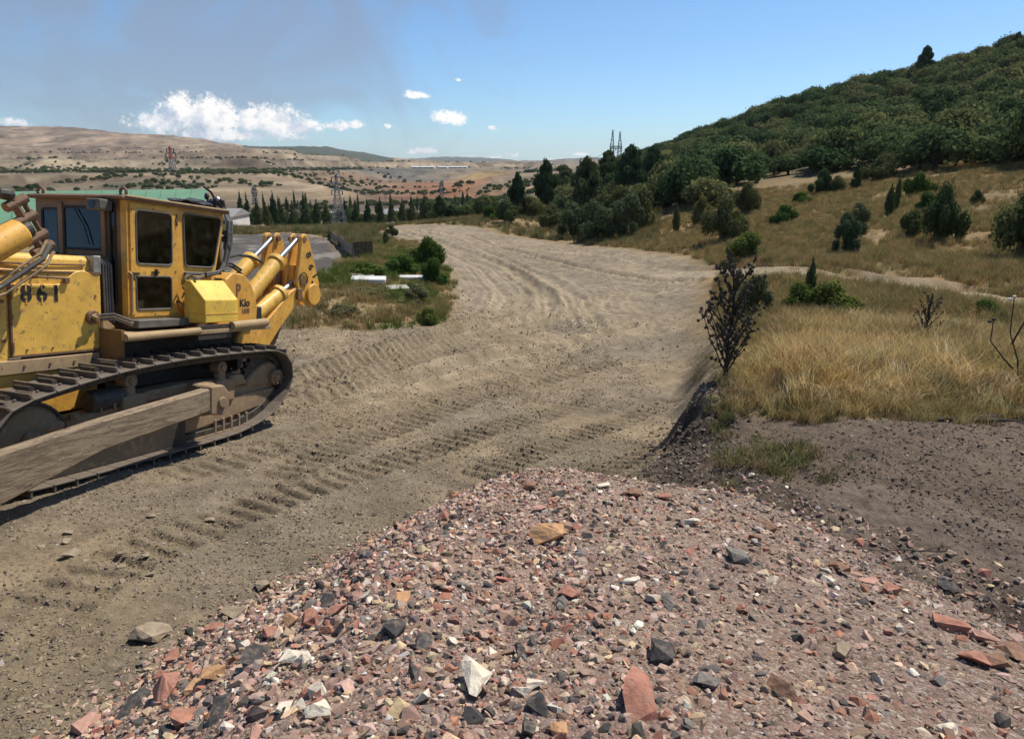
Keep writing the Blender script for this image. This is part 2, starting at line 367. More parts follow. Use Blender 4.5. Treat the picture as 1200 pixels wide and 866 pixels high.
    def plate(s, outer, holes, t0, t1, plane='xz'):
        mp = {'xz': lambda p, t: (p[0], t, p[1]), 'yz': lambda p, t: (t, p[0], p[1])}[plane]
        loops = [outer] + holes; flat = [p for l in loops for p in l]
        tri = geometry.tessellate_polygon([[Vector((p[0], p[1], 0)) for p in l] for l in loops])
        n = len(flat); vs = [mp(p, t0) for p in flat] + [mp(p, t1) for p in flat]
        fs = [list(t)[::-1] for t in tri] + [[n + i for i in t] for t in tri]; b = 0
        for l in loops:
            m = len(l); fs += [[b + i, b + (i + 1) % m, n + b + (i + 1) % m, n + b + i] for i in range(m)]; b += m
        return s.add(vs, fs)
    def build(s, name, mat, parent=None, bevel=0, smooth=False, seg=1):
        me = bpy.data.meshes.new(name); me.from_pydata(s.v, [], s.f)
        bm = bmesh.new(); bm.from_mesh(me); bmesh.ops.recalc_face_normals(bm, faces=bm.faces)
        if bevel:
            es = [e for e in bm.edges if len(e.link_faces) == 2 and e.calc_face_angle(0) > .6]
            bmesh.ops.bevel(bm, geom=es, offset=bevel, segments=seg, profile=.6, affect='EDGES', clamp_overlap=True)
        if smooth:
            for f in bm.faces: f.smooth = True
            for e in bm.edges:
                if len(e.link_faces) == 2 and e.calc_face_angle(0) > .6: e.smooth = False
        bm.to_mesh(me); bm.free(); me.materials.append(mat); me.update()
        o = bpy.data.objects.new(name, me); COL.objects.link(o)
        if parent: o.parent = parent
        return o
def rrect(x0, z0, x1, z1, r, n=5):
    pts = []
    xa, xb, za, zb = min(x0, x1), max(x0, x1), min(z0, z1), max(z0, z1)
    for cx, cz, a0_ in ((xb - r, zb - r, 0), (xa + r, zb - r, 90), (xa + r, za + r, 180), (xb - r, za + r, 270)):
        for i in range(n + 1): t = R_(a0_ + 90 * i / n); pts.append((cx + r * math.cos(t), cz + r * math.sin(t)))
    return pts
def rpoly(P, r, n=4):
    out = []; m = len(P)
    for i in range(m):
        p = Vector(P[i]); a = (Vector(P[i - 1]) - p).normalized(); b = (Vector(P[(i + 1) % m]) - p).normalized()
        for k in range(n + 1):
            t = k / n; q0 = p + a * r; q1 = p + b * r
            out.append(tuple(q0 * (1 - t) ** 2 + p * 2 * t * (1 - t) + q1 * t * t))
    return out
# ------------------------------------------------------------------ materials
def mat(name, fn):
    m = bpy.data.materials.new(name); m.use_nodes = True; n = NT(m.node_tree); n.n.clear()
    out = n.add('ShaderNodeOutputMaterial'); bs = n.add('ShaderNodeBsdfPrincipled'); n.link(bs.outputs[0], out.inputs[0])
    fn(n, bs, out); return m
def obj_co(n): return n.add('ShaderNodeTexCoord').outputs['Object']
def pos_co(n): return n.add('ShaderNodeNewGeometry').outputs['Position']
def c4(c): return (*c, 1) if len(c) == 3 else c
def paint(name, col, rust=.35, dust=.5, rough=.5, dustcol=(.33, .25, .16), grime=.65):
    def f(n, b, o):
        v = obj_co(n); a = n.noise(v, 3, 6, .6); d = n.noise(v, 14, 6, .65); e = n.noise(v, 55, 4, .6)
        c = n.mix(n.mapr(a, .35, .7), c4([x * .86 for x in col]), c4([min(1, x * 1.1) for x in col]))
        c = n.mix(n.mapr(n.noise(v, 7, 8, .7), .52, .72, 0, grime), c, c4([col[0] * .45, col[1] * .38, col[2] * .4]))
        c = n.mix(n.mapr(d, .5, .7, 0, dust), c, c4(dustcol))
        rs = n.mapr(n.math('ADD', n.math('MULTIPLY', d, .6), n.math('MULTIPLY', e, .5)), .63, .69, 0, rust * 2)
        # run-down streaks
        st = n.add('ShaderNodeMapping'); n.link(v, st.inputs[0]); st.inputs['Scale'].default_value = (18, 18, 1.3)
        sk = n.noise(st.outputs[0], 1.3, 5, .6); c = n.mix(n.mapr(sk, .55, .75, 0, .4), c, c4([col[0] * .5, col[1] * .42, col[2] * .45]))
        c = n.mix(rs, c, (.11, .045, .022, 1)); n.link(c, b.inputs['Base Color'])
        n.link(n.math('ADD', rough, n.math('MULTIPLY', rs, .4)), b.inputs['Roughness'])
        n.link(n.bump(n.math('ADD', n.math('MULTIPLY', a, .6), n.math('MULTIPLY', e, .12)), .25, .02), b.inputs['Normal'])
    return mat(name, f)
def solid(name, col, rough=.6, metal=0., var=.25, sc_=8, bump_=.2, bd=.01):
    def f(n, b, o):
        v = obj_co(n); a = n.noise(v, sc_, 6, .62)
        c = n.mix(n.mapr(a, .3, .7), c4([x * (1 - var) for x in col]), c4([min(1, x * (1 + var)) for x in col]))
        n.link(c, b.inputs['Base Color']); b.inputs['Roughness'].default_value = rough; b.inputs['Metallic'].default_value = metal
        n.link(n.bump(n.noise(v, sc_ * 4, 6, .65), bump_, bd), b.inputs['Normal'])
    return mat(name, f)
M = {}
M['yellow'] = paint('yellow_paint', (.74, .44, .075), dust=.3)
M['yellow2'] = paint('orange_yellow_paint', (.70, .37, .06), dust=.25, rust=.3)
M['lemon'] = paint('bright_yellow_paint', (.76, .50, .07), dust=.3, rust=.16, grime=.4)
M['tan'] = paint('dusty_tan_paint', (.38, .26, .13), dust=.7, rust=.4, rough=.8)
M['cabdark'] = paint('shaded_weathered_paint', (.20, .11, .035), dust=.3, rust=.6)  # shade of the cab front put into the brown, plus rust and dust
M['blackpaint'] = solid('black_stencil_paint', (.015, .014, .013), .6)
M['rustbrown'] = paint('rusty_brown_steel', (.17, .09, .045), dust=.5, rust=.6, rough=.7)
M['darksteel'] = paint('dark_greasy_steel', (.045, .036, .027), dust=.6, rust=.2, rough=.6, dustcol=(.14, .105, .07))
M['tracksteel'] = paint('worn_track_steel', (.13, .105, .08), dust=.75, rust=.25, rough=.6, dustcol=(.24, .185, .125))
M['mudsteel'] = paint('mud_caked_steel', (.26, .175, .095), dust=.8, rust=.2, rough=.9, dustcol=(.36, .27, .165))
M['chrome'] = solid('chrome_rod', (.46, .45, .42), .34, .9, .25)
M['rubber'] = solid('black_rubber', (.02, .02, .02), .6)
M['hose'] = solid('dusty_grey_hose', (.11, .10, .085), .75)
M['tarp'] = solid('black_tarp', (.018, .022, .028), .45, 0, .5, 12, .8, .03)
M['seat'] = solid('dark_seat_vinyl', (.03, .027, .025), .6)
M['silver'] = solid('bare_grey_metal', (.35, .34, .31), .45, .6)
def _glass(n, b, o):
    tr = n.add('ShaderNodeBsdfTransparent'); tr.inputs[0].default_value = (.30, .31, .29, 1)
    gl = n.add('ShaderNodeBsdfGlossy'); gl.inputs[0].default_value = (.9, .9, .9, 1); gl.inputs[1].default_value = .04
    lw = n.add('ShaderNodeLayerWeight'); lw.inputs[0].default_value = .5; fr_ = n.math('MULTIPLY_ADD', n.math('POWER', lw.outputs['Facing'], 4.), .9, .045)
    df = n.add('ShaderNodeBsdfDiffuse'); df.inputs[0].default_value = (.22, .19, .14, 1)
    m1 = n.add('ShaderNodeMixShader'); n.link(fr_, m1.inputs[0]); n.link(tr.outputs[0], m1.inputs[1]); n.link(gl.outputs[0], m1.inputs[2])
    m2 = n.add('ShaderNodeMixShader'); n.link(n.mapr(n.noise(obj_co(n), 5, 6, .6),   .4, .8, .0, .10), m2.inputs[0]); n.link(m1.outputs[0], m2.inputs[1]); n.link(df.outputs[0], m2.inputs[2])
    n.link(m2.outputs[0], o.inputs[0])
M['glass'] = mat('dusty_cab_glass', _glass)
def _arm(n, b, o):
    v = obj_co(n); mp = n.add('ShaderNodeMapping'); n.link(v, mp.inputs[0]); mp.inputs['Scale'].default_value = (1.2, 6, 9); mp.inputs['Rotation'].default_value = (0, R_(9), 0)
    g = n.noise(mp.outputs[0], 2.2, 8, .62, .6); cr = n.noise(mp.outputs[0], 1.3, 5, .55, 1.2)
    crack = n.mapr(n.math('ABSOLUTE', n.math('SUBTRACT', cr, .5)), 0, .016, 1, 0)
    c = n.mix(n.mapr(g, .3, .7), (.14, .10, .065, 1), (.30, .225, .14, 1)); c = n.mix(n.math('MULTIPLY', crack, .75), c, (.06, .042, .028, 1))
    n.link(c, b.inputs['Base Color']); b.inputs['Roughness'].default_value = .9
    n.link(n.bump(n.math('SUBTRACT', g, crack), .5, .02), b.inputs['Normal'])
M['armmud'] = mat('cracked_mud_on_steel', _arm)
def _ground(n, b, o):
    at = n.add('ShaderNodeAttribute', attribute_name='col'); rk = n.add('ShaderNodeAttribute', attribute_name='rough_k')
    v = pos_co(n); c = at.outputs['Color']
    a = n.noise(v, 1.7, 8, .65); d = n.noise(v, 16, 8, .7); f = n.noise(v, 90, 5, .7)
    k = n.math('ADD', n.math('MULTIPLY', n.math('SUBTRACT', a, .5), .8), n.math('ADD', n.math('MULTIPLY', n.math('SUBTRACT', d, .5), .9), n.math('MULTIPLY', n.math('SUBTRACT', f, .5), .9)))
    c = n.mix(1., c, n.ramp(n.math('ADD', .5, k), [(0.1, .42), (.5, 1.), (.9, 1.5)]), 'MULTIPLY')
    vo = n.voro(v, 34); vc = n.voro(v, 34, out='Color'); sp = n.add('ShaderNodeSeparateColor'); n.link(vc, sp.inputs[0])
    peb = n.math('MULTIPLY', n.mapr(vo, .32, .22, 0, 1), n.math('GREATER_THAN', sp.outputs[0], .72))
    c = n.mix(n.math('MULTIPLY', peb, .55), c, n.mix(sp.outputs[1], (.12, .09, .07, 1), (.42, .36, .28, 1)))
    n.link(c, b.inputs['Base Color']); b.inputs['Roughness'].default_value = .95; b.inputs['Specular IOR Level'].default_value = .15
    b1 = n.bump(n.math('ADD', n.math('MULTIPLY', d, .9), n.math('MULTIPLY', a, 1.2)), .8, .075)
    b2 = n.bump(n.math('ADD', f, n.math('MULTIPLY', peb, .5)), .6, .015, b1)
    n.link(b2, b.inputs['Normal'])
M['ground'] = mat('dirt_ground', _ground)
def _heap(n, b, o):
    v = pos_co(n); at = n.add('ShaderNodeAttribute', attribute_name='col')
    vo = n.voro(v, 60); vc = n.voro(v, 60, out='Color'); sp = n.add('ShaderNodeSeparateColor'); n.link(vc, sp.inputs[0])
    c2 = n.ramp(sp.outputs[0], [(0., (.05, .042, .04)), (.22, (.15, .10, .085)), (.45, (.26, .165, .13)), (.7, (.33, .2, .155)), (.9, (.5, .43, .36)), (1., (.66, .6, .52))])
    c = n.mix(.45, at.outputs['Color'], c2); c = n.mix(n.mapr(n.noise(v, 120, 4, .7), .4, .62, 0, .5), c, (.10, .07, .058, 1))
    n.link(c, b.inputs['Base Color']); b.inputs['Roughness'].default_value = .95; b.inputs['Specular IOR Level'].default_value = .15
    b1 = n.bump(n.noise(v, 22, 8, .7), .6, .05); b2 = n.bump(n.math('SUBTRACT', 1., vo), .8, .012, b1); n.link(b2, b.inputs['Normal'])
M['heap'] = mat('crushed_pink_rubble', _heap)
def _gravel(n, b, o):
    at = n.add('ShaderNodeAttribute', attribute_name='col', attribute_type='INSTANCER')
    v = pos_co(n); a = n.noise(v, 60, 6, .65)
    c = n.mix(1., at.outputs['Color'], n.ramp(a, [(.25, .7), (.5, 1.), (.75, 1.2)]), 'MULTIPLY')
    c = n.mix(n.mapr(n.noise(v, 18, 6, .7), .45, .7, 0, .45), c, n.mix(.5, c, (.26, .2, .145, 1)))
    n.link(c, b.inputs['Base Color']); b.inputs['Roughness'].default_value = .9; b.inputs['Specular IOR Level'].default_value = .2
    n.link(n.bump(n.noise(v, 150, 5, .7), .5, .006), b.inputs['Normal'])
M['gravel'] = mat('gravel_stone', _gravel)
def rockmat(name, col, var=.3, vein=None):
    def f(n, b, o):
        v = obj_co(n); a = n.noise(v, 9, 8, .68, .4); d = n.noise(v, 60, 6, .7)
        c = n.mix(n.mapr(a, .3, .7), c4([x * (1 - var) for x in col]), c4([min(1, x * (1 + var)) for x in col]))
        if vein: c = n.mix(n.mapr(n.noise(v, 4, 6, .6, 1.5), .52, .68, 0, .6), c, c4(vein))
        c = n.mix(n.mapr(d, .5, .75, 0, .45), c, c4([min(1, x * .45 + .03) for x in col]))
        c = n.mix(n.mapr(n.noise(pos_co(n), 26, 6, .7), .45, .7, 0, .5), c, (.31, .235, .175, 1))
        n.link(c, b.inputs['Base Color']); b.inputs['Roughness'].default_value = .9; b.inputs['Specular IOR Level'].default_value = .2
        n.link(n.bump(n.math('ADD', a, n.math('MULTIPLY', d, .5)), .55, .02), b.inputs['Normal'])
    return mat(name, f)
RM = {'red': rockmat('red_stone', (.34, .155, .105), .3, (.42, .26, .19)), 'pink': rockmat('pink_stone', (.42, .235, .18), .25, (.3, .12, .08)),
      'white': rockmat('cream_stone', (.66, .58, .45), .15, (.5, .38, .24)), 'black': rockmat('charcoal_stone', (.055, .052, .05), .3),
      'grey': rockmat('grey_stone', (.17, .155, .135), .3), 'orange': rockmat('ochre_stone', (.48, .27, .13), .25, (.55, .42, .26)),
      'brown': rockmat('brown_stone', (.22, .12, .075), .3), 'dirt': rockmat('dusty_stone', (.27, .215, .145), .3)}
def leafmat(name, cols, trans=.36):
    def f(n, b, o):
        at = n.add('ShaderNodeAttribute', attribute_name='var'); oi = n.add('ShaderNodeObjectInfo')
        v = pos_co(n)
        c = n.ramp(at.outputs['Fac'], [(i / (len(cols) - 1), cc_) for i, cc_ in enumerate(cols)])
        k = n.math('ADD', .72, n.math('MULTIPLY', oi.outputs['Random'], .5)); kk = n.add('ShaderNodeCombineColor')
        n.link(n.math('MULTIPLY', n.math('MULTIPLY', k, k), 1.05), kk.inputs[0]); n.link(k, kk.inputs[1]); n.link(n.math('MULTIPLY', k, .9), kk.inputs[2])
        c = n.mix(1., c, kk.outputs[0], 'MULTIPLY')
        df = n.add('ShaderNodeBsdfDiffuse'); n.link(c, df.inputs[0]); tl = n.add('ShaderNodeBsdfTranslucent'); n.link(c, tl.inputs[0])
        mx = n.add('ShaderNodeMixShader'); mx.inputs[0].default_value = trans; n.link(df.outputs[0], mx.inputs[1]); n.link(tl.outputs[0], mx.inputs[2])
        n.link(mx.outputs[0], o.inputs[0])
    return mat(name, f)
M['oak'] = leafmat('oak_leaves', [(.064, .090, .045), (.104, .138, .060), (.16, .19, .082)])
M['pine'] = leafmat('pine_needles', [(.045, .068, .038), (.066, .098, .047), (.095, .13, .058)])
M['juniper'] = leafmat('juniper_needles', [(.070, .088, .042), (.108, .13, .056), (.16, .172, .075)])
M['green'] = leafmat('fresh_green_leaves', [(.06, .095, .026), (.10, .15, .04), (.16, .20, .06)])
M['sage'] = leafmat('grey_green_leaves', [(.075, .092, .052), (.12, .14, .075), (.18, .19, .105)])
M['brownleaf'] = leafmat('brownish_leaves', [(.045, .04, .022), (.075, .062, .032), (.11, .09, .045)])
M['bark'] = solid('bark', (.075, .055, .04), .9, 0, .4, 6, .8, .03)
M['thistle'] = solid('dry_thistle_stem', (.034, .028, .018), .85, 0, .4, 20)
M['thistlehead'] = solid('thistle_head', (.055, .044, .026), .9, 0, .5, 30)
M['paleseed'] = solid('pale_seed_head', (.55, .5, .42), .9)
def _grass(cols):
    def f(n, b, o):
        at = n.add('ShaderNodeAttribute', attribute_name='col', attribute_type='INSTANCER'); va = n.add('ShaderNodeAttribute', attribute_name='var')
        c = n.mix(1., at.outputs['Color'], n.ramp(va.outputs['Fac'], [(0, .55), (.5, 1.), (1., 1.35)]), 'MULTIPLY')
        df = n.add('ShaderNodeBsdfDiffuse'); n.link(c, df.inputs[0]); tl = n.add('ShaderNodeBsdfTranslucent'); n.link(c, tl.inputs[0])
        mx = n.add('ShaderNodeMixShader'); mx.inputs[0].default_value = .3; n.link(df.outputs[0], mx.inputs[1]); n.link(tl.outputs[0], mx.inputs[2]); n.link(mx.outputs[0], o.inputs[0])
    return f
M['grass'] = mat('grass_blades', _grass(0))

# ------------------------------------------------------------------ ground sheet (one polar sheet out to the horizon)
def build_ground():
    a_in = np.arange(-47, 47.01, .15); a_out = np.arange(50, 313, 3.5)
    A = np.radians(np.concatenate([a_in, a_out])); na = len(A)
    Rr = np.concatenate([np.geomspace(.4, 2.5, 20, endpoint=False), np.geomspace(2.5, 20, 420, endpoint=False), np.geomspace(20, 100, 170, endpoint=False), np.geomspace(100, 3200, 230, endpoint=False), np.geomspace(3200, 9000, 26)])
    nr = len(Rr); X = (Rr[:, None] * np.sin(A)[None]).ravel(); Y = (Rr[:, None] * np.cos(A)[None]).ravel()
    Z = ground_h(X, Y); X = np.append(X, 0); Y = np.append(Y, 0); Z = np.append(Z, gh1(0, 0))
    i, j = np.meshgrid(np.arange(nr - 1), np.arange(na), indexing='ij'); j2 = (j + 1) % na
    F = np.stack([i * na + j, i * na + j2, (i + 1) * na + j2, (i + 1) * na + j], -1).reshape(-1, 4)[:, ::-1]
    r = np.hypot(X, Y); az_ = np.degrees(np.arctan2(X, Y))
    L = lambda c: np.array(c, float)[None]
    def mixc(c, d, k): return c + (d - c) * np.asarray(k)[:, None]
    C = np.repeat(L((.265, .185, .088)), len(X), 0)
    C = mixc(C, L((.16, .125, .055)), .75 * sstep(-.02, .16, fbm(X / 5, Y / 5, 5, 51)))
    C = mixc(C, L((.27, .185, .105)), .5 * sstep(.05, .2, fbm(X / 3 + 40, Y / 3, 5, 61)))
    C = mixc(C, L((.22, .13, .065)), .5 * sstep(.0, .2, fbm(X / 1.7 + 40, Y / 1.7, 4, 65)))
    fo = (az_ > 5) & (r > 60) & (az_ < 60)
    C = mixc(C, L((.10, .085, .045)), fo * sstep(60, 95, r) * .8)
    # valley and far side: strata, spoil tips, terraces
    fl = sstep(110, 260, r) * (1 - sstep(7, 12, az_))
    fc = np.repeat(L((.26, .19, .12)), len(X), 0)
    el_ = Z / 14 + 1.6 * fbm(X / 240, Y / 240, 4, 91)
    s1 = vnoise(el_ * 2.2, X / 900, 7); s2 = vnoise(el_ * 5.7 + 3, X / 600, 8)
    fc = mixc(fc, L((.15, .115, .08)), sstep(.4, .62, s1)); fc = mixc(fc, L((.36, .27, .18)), .9 * sstep(.62, .8, s2))
    fc = mixc(fc, L((.095, .085, .055)), .75 * sstep(.05, .22, fbm(X / 70, Y / 70, 5, 93)) * (r < 1500))
    fq = (Z / 15.) % 1.; rs_ = sstep(.06, .2, fq) * (1 - sstep(.75, .95, fq)) * sstep(420, 560, r) * (1 - sstep(1900, 2300, r)); fc = mixc(fc, np.where((fbm(X / 200, Y / 200, 3, 88) > .02)[:, None], L((.40, .30, .205)), L((.20, .135, .09))), rs_ * .85)
    rd = np.exp(-((az_ + 5.5) / 5.5) ** 2) * sstep(330, 420, r) * (1 - sstep(800, 1000, r)); fc = mixc(fc, L((.30, .135, .07)), rd * sstep(-.2, .0, fbm(X / 60, Y / 60, 4, 95)))
    gy = np.exp(-((az_ + 10) / 7) ** 2) * sstep(850, 950, r) * (1 - sstep(1150, 1300, r)); fc = mixc(fc, L((.10, .095, .09)), gy * .9)
    yl = np.exp(-((az_ + 2) / 2) ** 2) * sstep(640, 740, r) * (1 - sstep(1000, 1100, r)); fc = mixc(fc, L((.42, .28, .13)), yl)
    pl = sstep(1500, 1700, r) * (az_ < -18) * (Z > 20); gl = fbm(X / 55, Y / 400, 5, 97, .6); fc = mixc(fc, L((.42, .29, .20)), pl * (.6 + 2.2 * gl).clip(0, 1)); fc = mixc(fc, L((.17, .115, .08)), pl * sstep(.02, .2, fbm(X / 90 + 5, Y / 260, 5, 99)) * .8)
    rg = ((r > 2230) & (az_ > -20.5) & (az_ < -9.5)) | (r > 4200); fc = fc * np.array([[.66, .68, .64]]) * (1 + 1.1 * fbm(X / 26, Y / 40, 5, 98, .7) * 1.4 + 1.2 * fbm(X / 120, Z / 3, 4, 96, .6))[:, None].clip(.35, 1.7); fc = mixc(fc, L((.036, .05, .030)), rg * .92)
    C = mixc(C, fc, fl)
    near = np.nonzero(r < 90)[0]; x, y = X[near], Y[near]; c = C[near]
    rp = sstep(-.5, .8, poly_sd(x, y, ROADPOLY) + 1.2 * fbm(x / 1.5, y / 1.5, 4, 13))
    rc = np.repeat(L((.212, .170, .118)), len(x), 0)
    rc = mixc(rc, L((.285, .215, .13)), sstep(-.05, .2, fbm(x / 3.2, y / 3.2, 5, 14)) * .8)
    rc = mixc(rc, L((.145, .115, .08)), sstep(.0, .2, fbm(x / 2.2 + 9, y / 2.2, 5, 15)) * .7)
    rc = mixc(rc, L((.26, .208, .145)), sstep(13, 28, y) * (.5 + 1.5 * fbm(x * 1.3, y * 1.3, 5, 77, .65)).clip(0, .9))
    for pts, hw, dep in RUTS: 
        d, a, s = seg_sd(x, y, pts); rc = mixc(rc, L((.30, .24, .158)), (1 - sstep(hw, hw * 2.2, d)) * .6)
    for pts, hw, dep in RUTS:
        d, a, s = seg_sd(x, y, pts); dd = d * s + .25 * fbm(x * .5, y * .5, 3, 33); rc = rc * (1 + .13 * np.sin(dd * 17 + 1.) * np.exp(-d / 1.8))[:, None]
    rc = rc * (1 + .9 * fbm(x * 2.3, y * 2.3, 5, 34, .7))[:, None]
    for pts, hw, dep in PRINTS:
        d, a, s = seg_sd(x, y, pts); rc = mixc(rc, L((.225, .175, .112)), (1 - sstep(hw - .04, hw + .1, d)) * .55)
    c = mixc(c, rc, rp)
    gp = sstep(-.6, .8, poly_sd(x, y, GREENPOLY) + 1.5 * fbm(x / 2, y / 2, 4, 16)); c = mixc(c, mixc(np.repeat(L((.30, .22, .11)), len(x), 0), L((.10, .12, .035)), sstep(-.06, .14, fbm(x / 1.6, y / 1.6, 4, 17))), gp)
    yp = sstep(-.5, .5, poly_sd(x, y, YARDPOLY)); wv = fbm(x / 1.2 + 2 * fbm(x / 4, y / 4, 3, 20), y / 5, 5, 19)
    c = mixc(c, mixc(np.repeat(L((.085, .076, .066)), len(x), 0), L((.25, .225, .195)), sstep(.04, .25, wv) * .8), yp)
    dk = sstep(-.15, .35, poly_sd(x, y, DARKPOLY) + .7 * fbm(x * 1.4, y * 1.4, 4, 18)); dc = np.repeat(L((.15, .112, .080)), len(x), 0)
    dc = mixc(dc, L((.088, .068, .052)), sstep(-.02, .16, fbm(x * .9, y * .9, 5, 25))); dc = mixc(dc, L((.19, .145, .11)), .8 * sstep(.05, .2, fbm(x * .7 + 5, y * .7, 5, 27)))
    c = mixc(c, dc, dk)
    d, a, s = seg_sd(x, y, PATHLINE); c = mixc(c, L((.36, .29, .195)), (1 - sstep(.2, 1.0, d + 1.1 * fbm(x, y, 4, 29))) * .8)
    C[near] = c
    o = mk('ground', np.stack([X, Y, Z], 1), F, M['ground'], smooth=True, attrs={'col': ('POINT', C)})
    o['kind'] = 'structure'; return o
build_ground()

# ------------------------------------------------------------------ rubble heap under the camera
HEAPPOLY = [(-2.6, -1.5), (-2.5, 1.5), (-2.35, 2.9), (-2.2, 3.75), (-1.85, 4.7), (-1.25, 5.9), (-.7, 6.55), (.2, 6.95), (1.0, 6.75), (1.8, 6.0), (2.4, 5.1), (2.75, 4.2), (3.3, 3.3), (4.2, 2.4), (5.2, 1.6), (6, -1.5)]
def heap_h(x, y, detail=True):
    x = np.asarray(x, float); y = np.asarray(y, float)
    d = poly_sd(x, y, HEAPPOLY)
    if detail: d = d + .22 * fbm(x * 1.6, y * 1.6, 4, 101)
    g = smooth_h(x, y)
    top = 2.36 - .235 * y - .075 * np.clip(x - .3, 0, 9) ** 2 - .05 * np.clip(-x, 0, 9) ** 2
    slope = g - .03 + .70 * d
    k = .22; hh = np.clip(.5 + .5 * (top - slope) / k, 0, 1)
    z = top * (1 - hh) + slope * hh - k * hh * (1 - hh)
    if detail: z = z + .07 * fbm(x * 1.9, y * 1.9, 4, 103) + .035 * fbm(x * 8, y * 8, 4, 105, .65)
    return z
def surf_h(x, y):
    x = np.atleast_1d(np.asarray(x, float)); y = np.atleast_1d(np.asarray(y, float))
    g = ground_h(x, y); m = (np.abs(x) < 8) & (y < 9) & (y > -3)
    if m.any(): g = g.copy(); g[m] = np.maximum(g[m], heap_h(x[m], y[m]))
    return g
def cast_fast(px, py): return cast_smooth(px, py, fn=lambda x, y: np.maximum(smooth_h(x, y), np.where((np.abs(x) < 8) & (y < 9), heap_h(x, y, False), -99)))
def build_heap():
    xs = np.arange(-3, 6.2, .022); ys = np.arange(-1.5, 7.3, .022); X, Y = np.meshgrid(xs, ys); sh_ = X.shape
    X, Y = X.ravel(), Y.ravel(); Z = heap_h(X, Y); d = poly_sd(X, Y, HEAPPOLY); g = ground_h(X, Y)
    n = sh_[1]; i, j = np.meshgrid(np.arange(sh_[0] - 1), np.arange(n - 1), indexing='ij'); k = (i * n + j).ravel()
    F = np.stack([k, k + 1, k + n + 1, k + n], 1); keep = (Z > g - .08)[F].any(1) & (d > -.9)[F].all(1); F = F[keep]
    used = np.unique(F); mp = np.zeros(len(X), int); mp[used] = np.arange(len(used)); F = mp[F]
    X, Y, Z = X[used], Y[used], Z[used]
    a = sstep(-.1, .12, fbm(X * .9, Y * .9, 4, 111)); b = sstep(.0, .18, fbm(X * 1.3 + 7, Y * 1.3, 4, 113))
    C = np.array([[.33, .225, .175]]) * (1 - a[:, None]) + np.array([[.27, .195, .15]]) * a[:, None]
    C = C + (np.array([[.42, .30, .21]]) - C) * (b * .7)[:, None]
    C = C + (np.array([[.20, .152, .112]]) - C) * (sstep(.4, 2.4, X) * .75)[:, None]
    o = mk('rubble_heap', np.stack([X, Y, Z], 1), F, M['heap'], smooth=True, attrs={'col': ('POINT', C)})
    tag(o, 'heap of crushed pink and grey rubble filling the foreground', 'rubble heap', kind='stuff')
build_heap()

# ------------------------------------------------------------------ instanced fine stuff
def scatter(name, protos, pts, rot, scl, col, idx, label, cat):
    me = bpy.data.meshes.new(name); n = len(pts)
    me.vertices.add(n); me.vertices.foreach_set('co', np.asarray(pts, np.float32).ravel())
    for nm, typ, arr in (('rot', 'FLOAT_VECTOR', rot), ('scl', 'FLOAT_VECTOR', scl)):
        a = me.attributes.new(nm, typ, 'POINT'); a.data.foreach_set('vector', np.asarray(arr, np.float32).ravel())
    a = me.attributes.new('col', 'FLOAT_COLOR', 'POINT'); c = np.ones((n, 4), np.float32); c[:, :3] = col; a.data.foreach_set('color', c.ravel())
    a = me.attributes.new('idx', 'INT', 'POINT'); a.data.foreach_set('value', np.asarray(idx, np.int32))
    me.update(); o = bpy.data.objects.new(name, me); COL.objects.link(o)
    pc = bpy.data.collections.new(name + '_shapes')
    for p in protos: pc.objects.link(p)
    g = bpy.data.node_groups.new(name, 'GeometryNodeTree')
    g.interface.new_socket('Geometry', in_out='INPUT', socket_type='NodeSocketGeometry'); g.interface.new_socket('Geometry', in_out='OUTPUT', socket_type='NodeSocketGeometry')
    N = g.nodes; L = g.links; gi = N.new('NodeGroupInput'); go = N.new('NodeGroupOutput'); ip = N.new('GeometryNodeInstanceOnPoints')
    ci = N.new('GeometryNodeCollectionInfo'); ci.inputs[0].default_value = pc; ci.inputs['Separate Children'].default_value = True; ci.inputs['Reset Children'].default_value = True
    L.new(gi.outputs[0], ip.inputs['Points']); L.new(ci.outputs[0], ip.inputs['Instance']); ip.inputs['Pick Instance'].default_value = True
    def na(nm, dt):
        q = N.new('GeometryNodeInputNamedAttribute'); q.data_type = dt; q.inputs[0].default_value = nm; return [s_ for s_ in q.outputs if s_.enabled][0]
    L.new(na('idx', 'INT'), ip.inputs['Instance Index'])
    er = N.new('FunctionNodeEulerToRotation'); L.new(na('rot', 'FLOAT_VECTOR'), er.inputs[0]); L.new(er.outputs[0], ip.inputs['Rotation'])
    L.new(na('scl', 'FLOAT_VECTOR'), ip.inputs['Scale']); L.new(ip.outputs[0], go.inputs[0])
    md = o.modifiers.new('scatter', 'NODES'); md.node_group = g
    tag(o, label, cat, kind='stuff'); return o
def unlink(o): COL.objects.unlink(o); return o
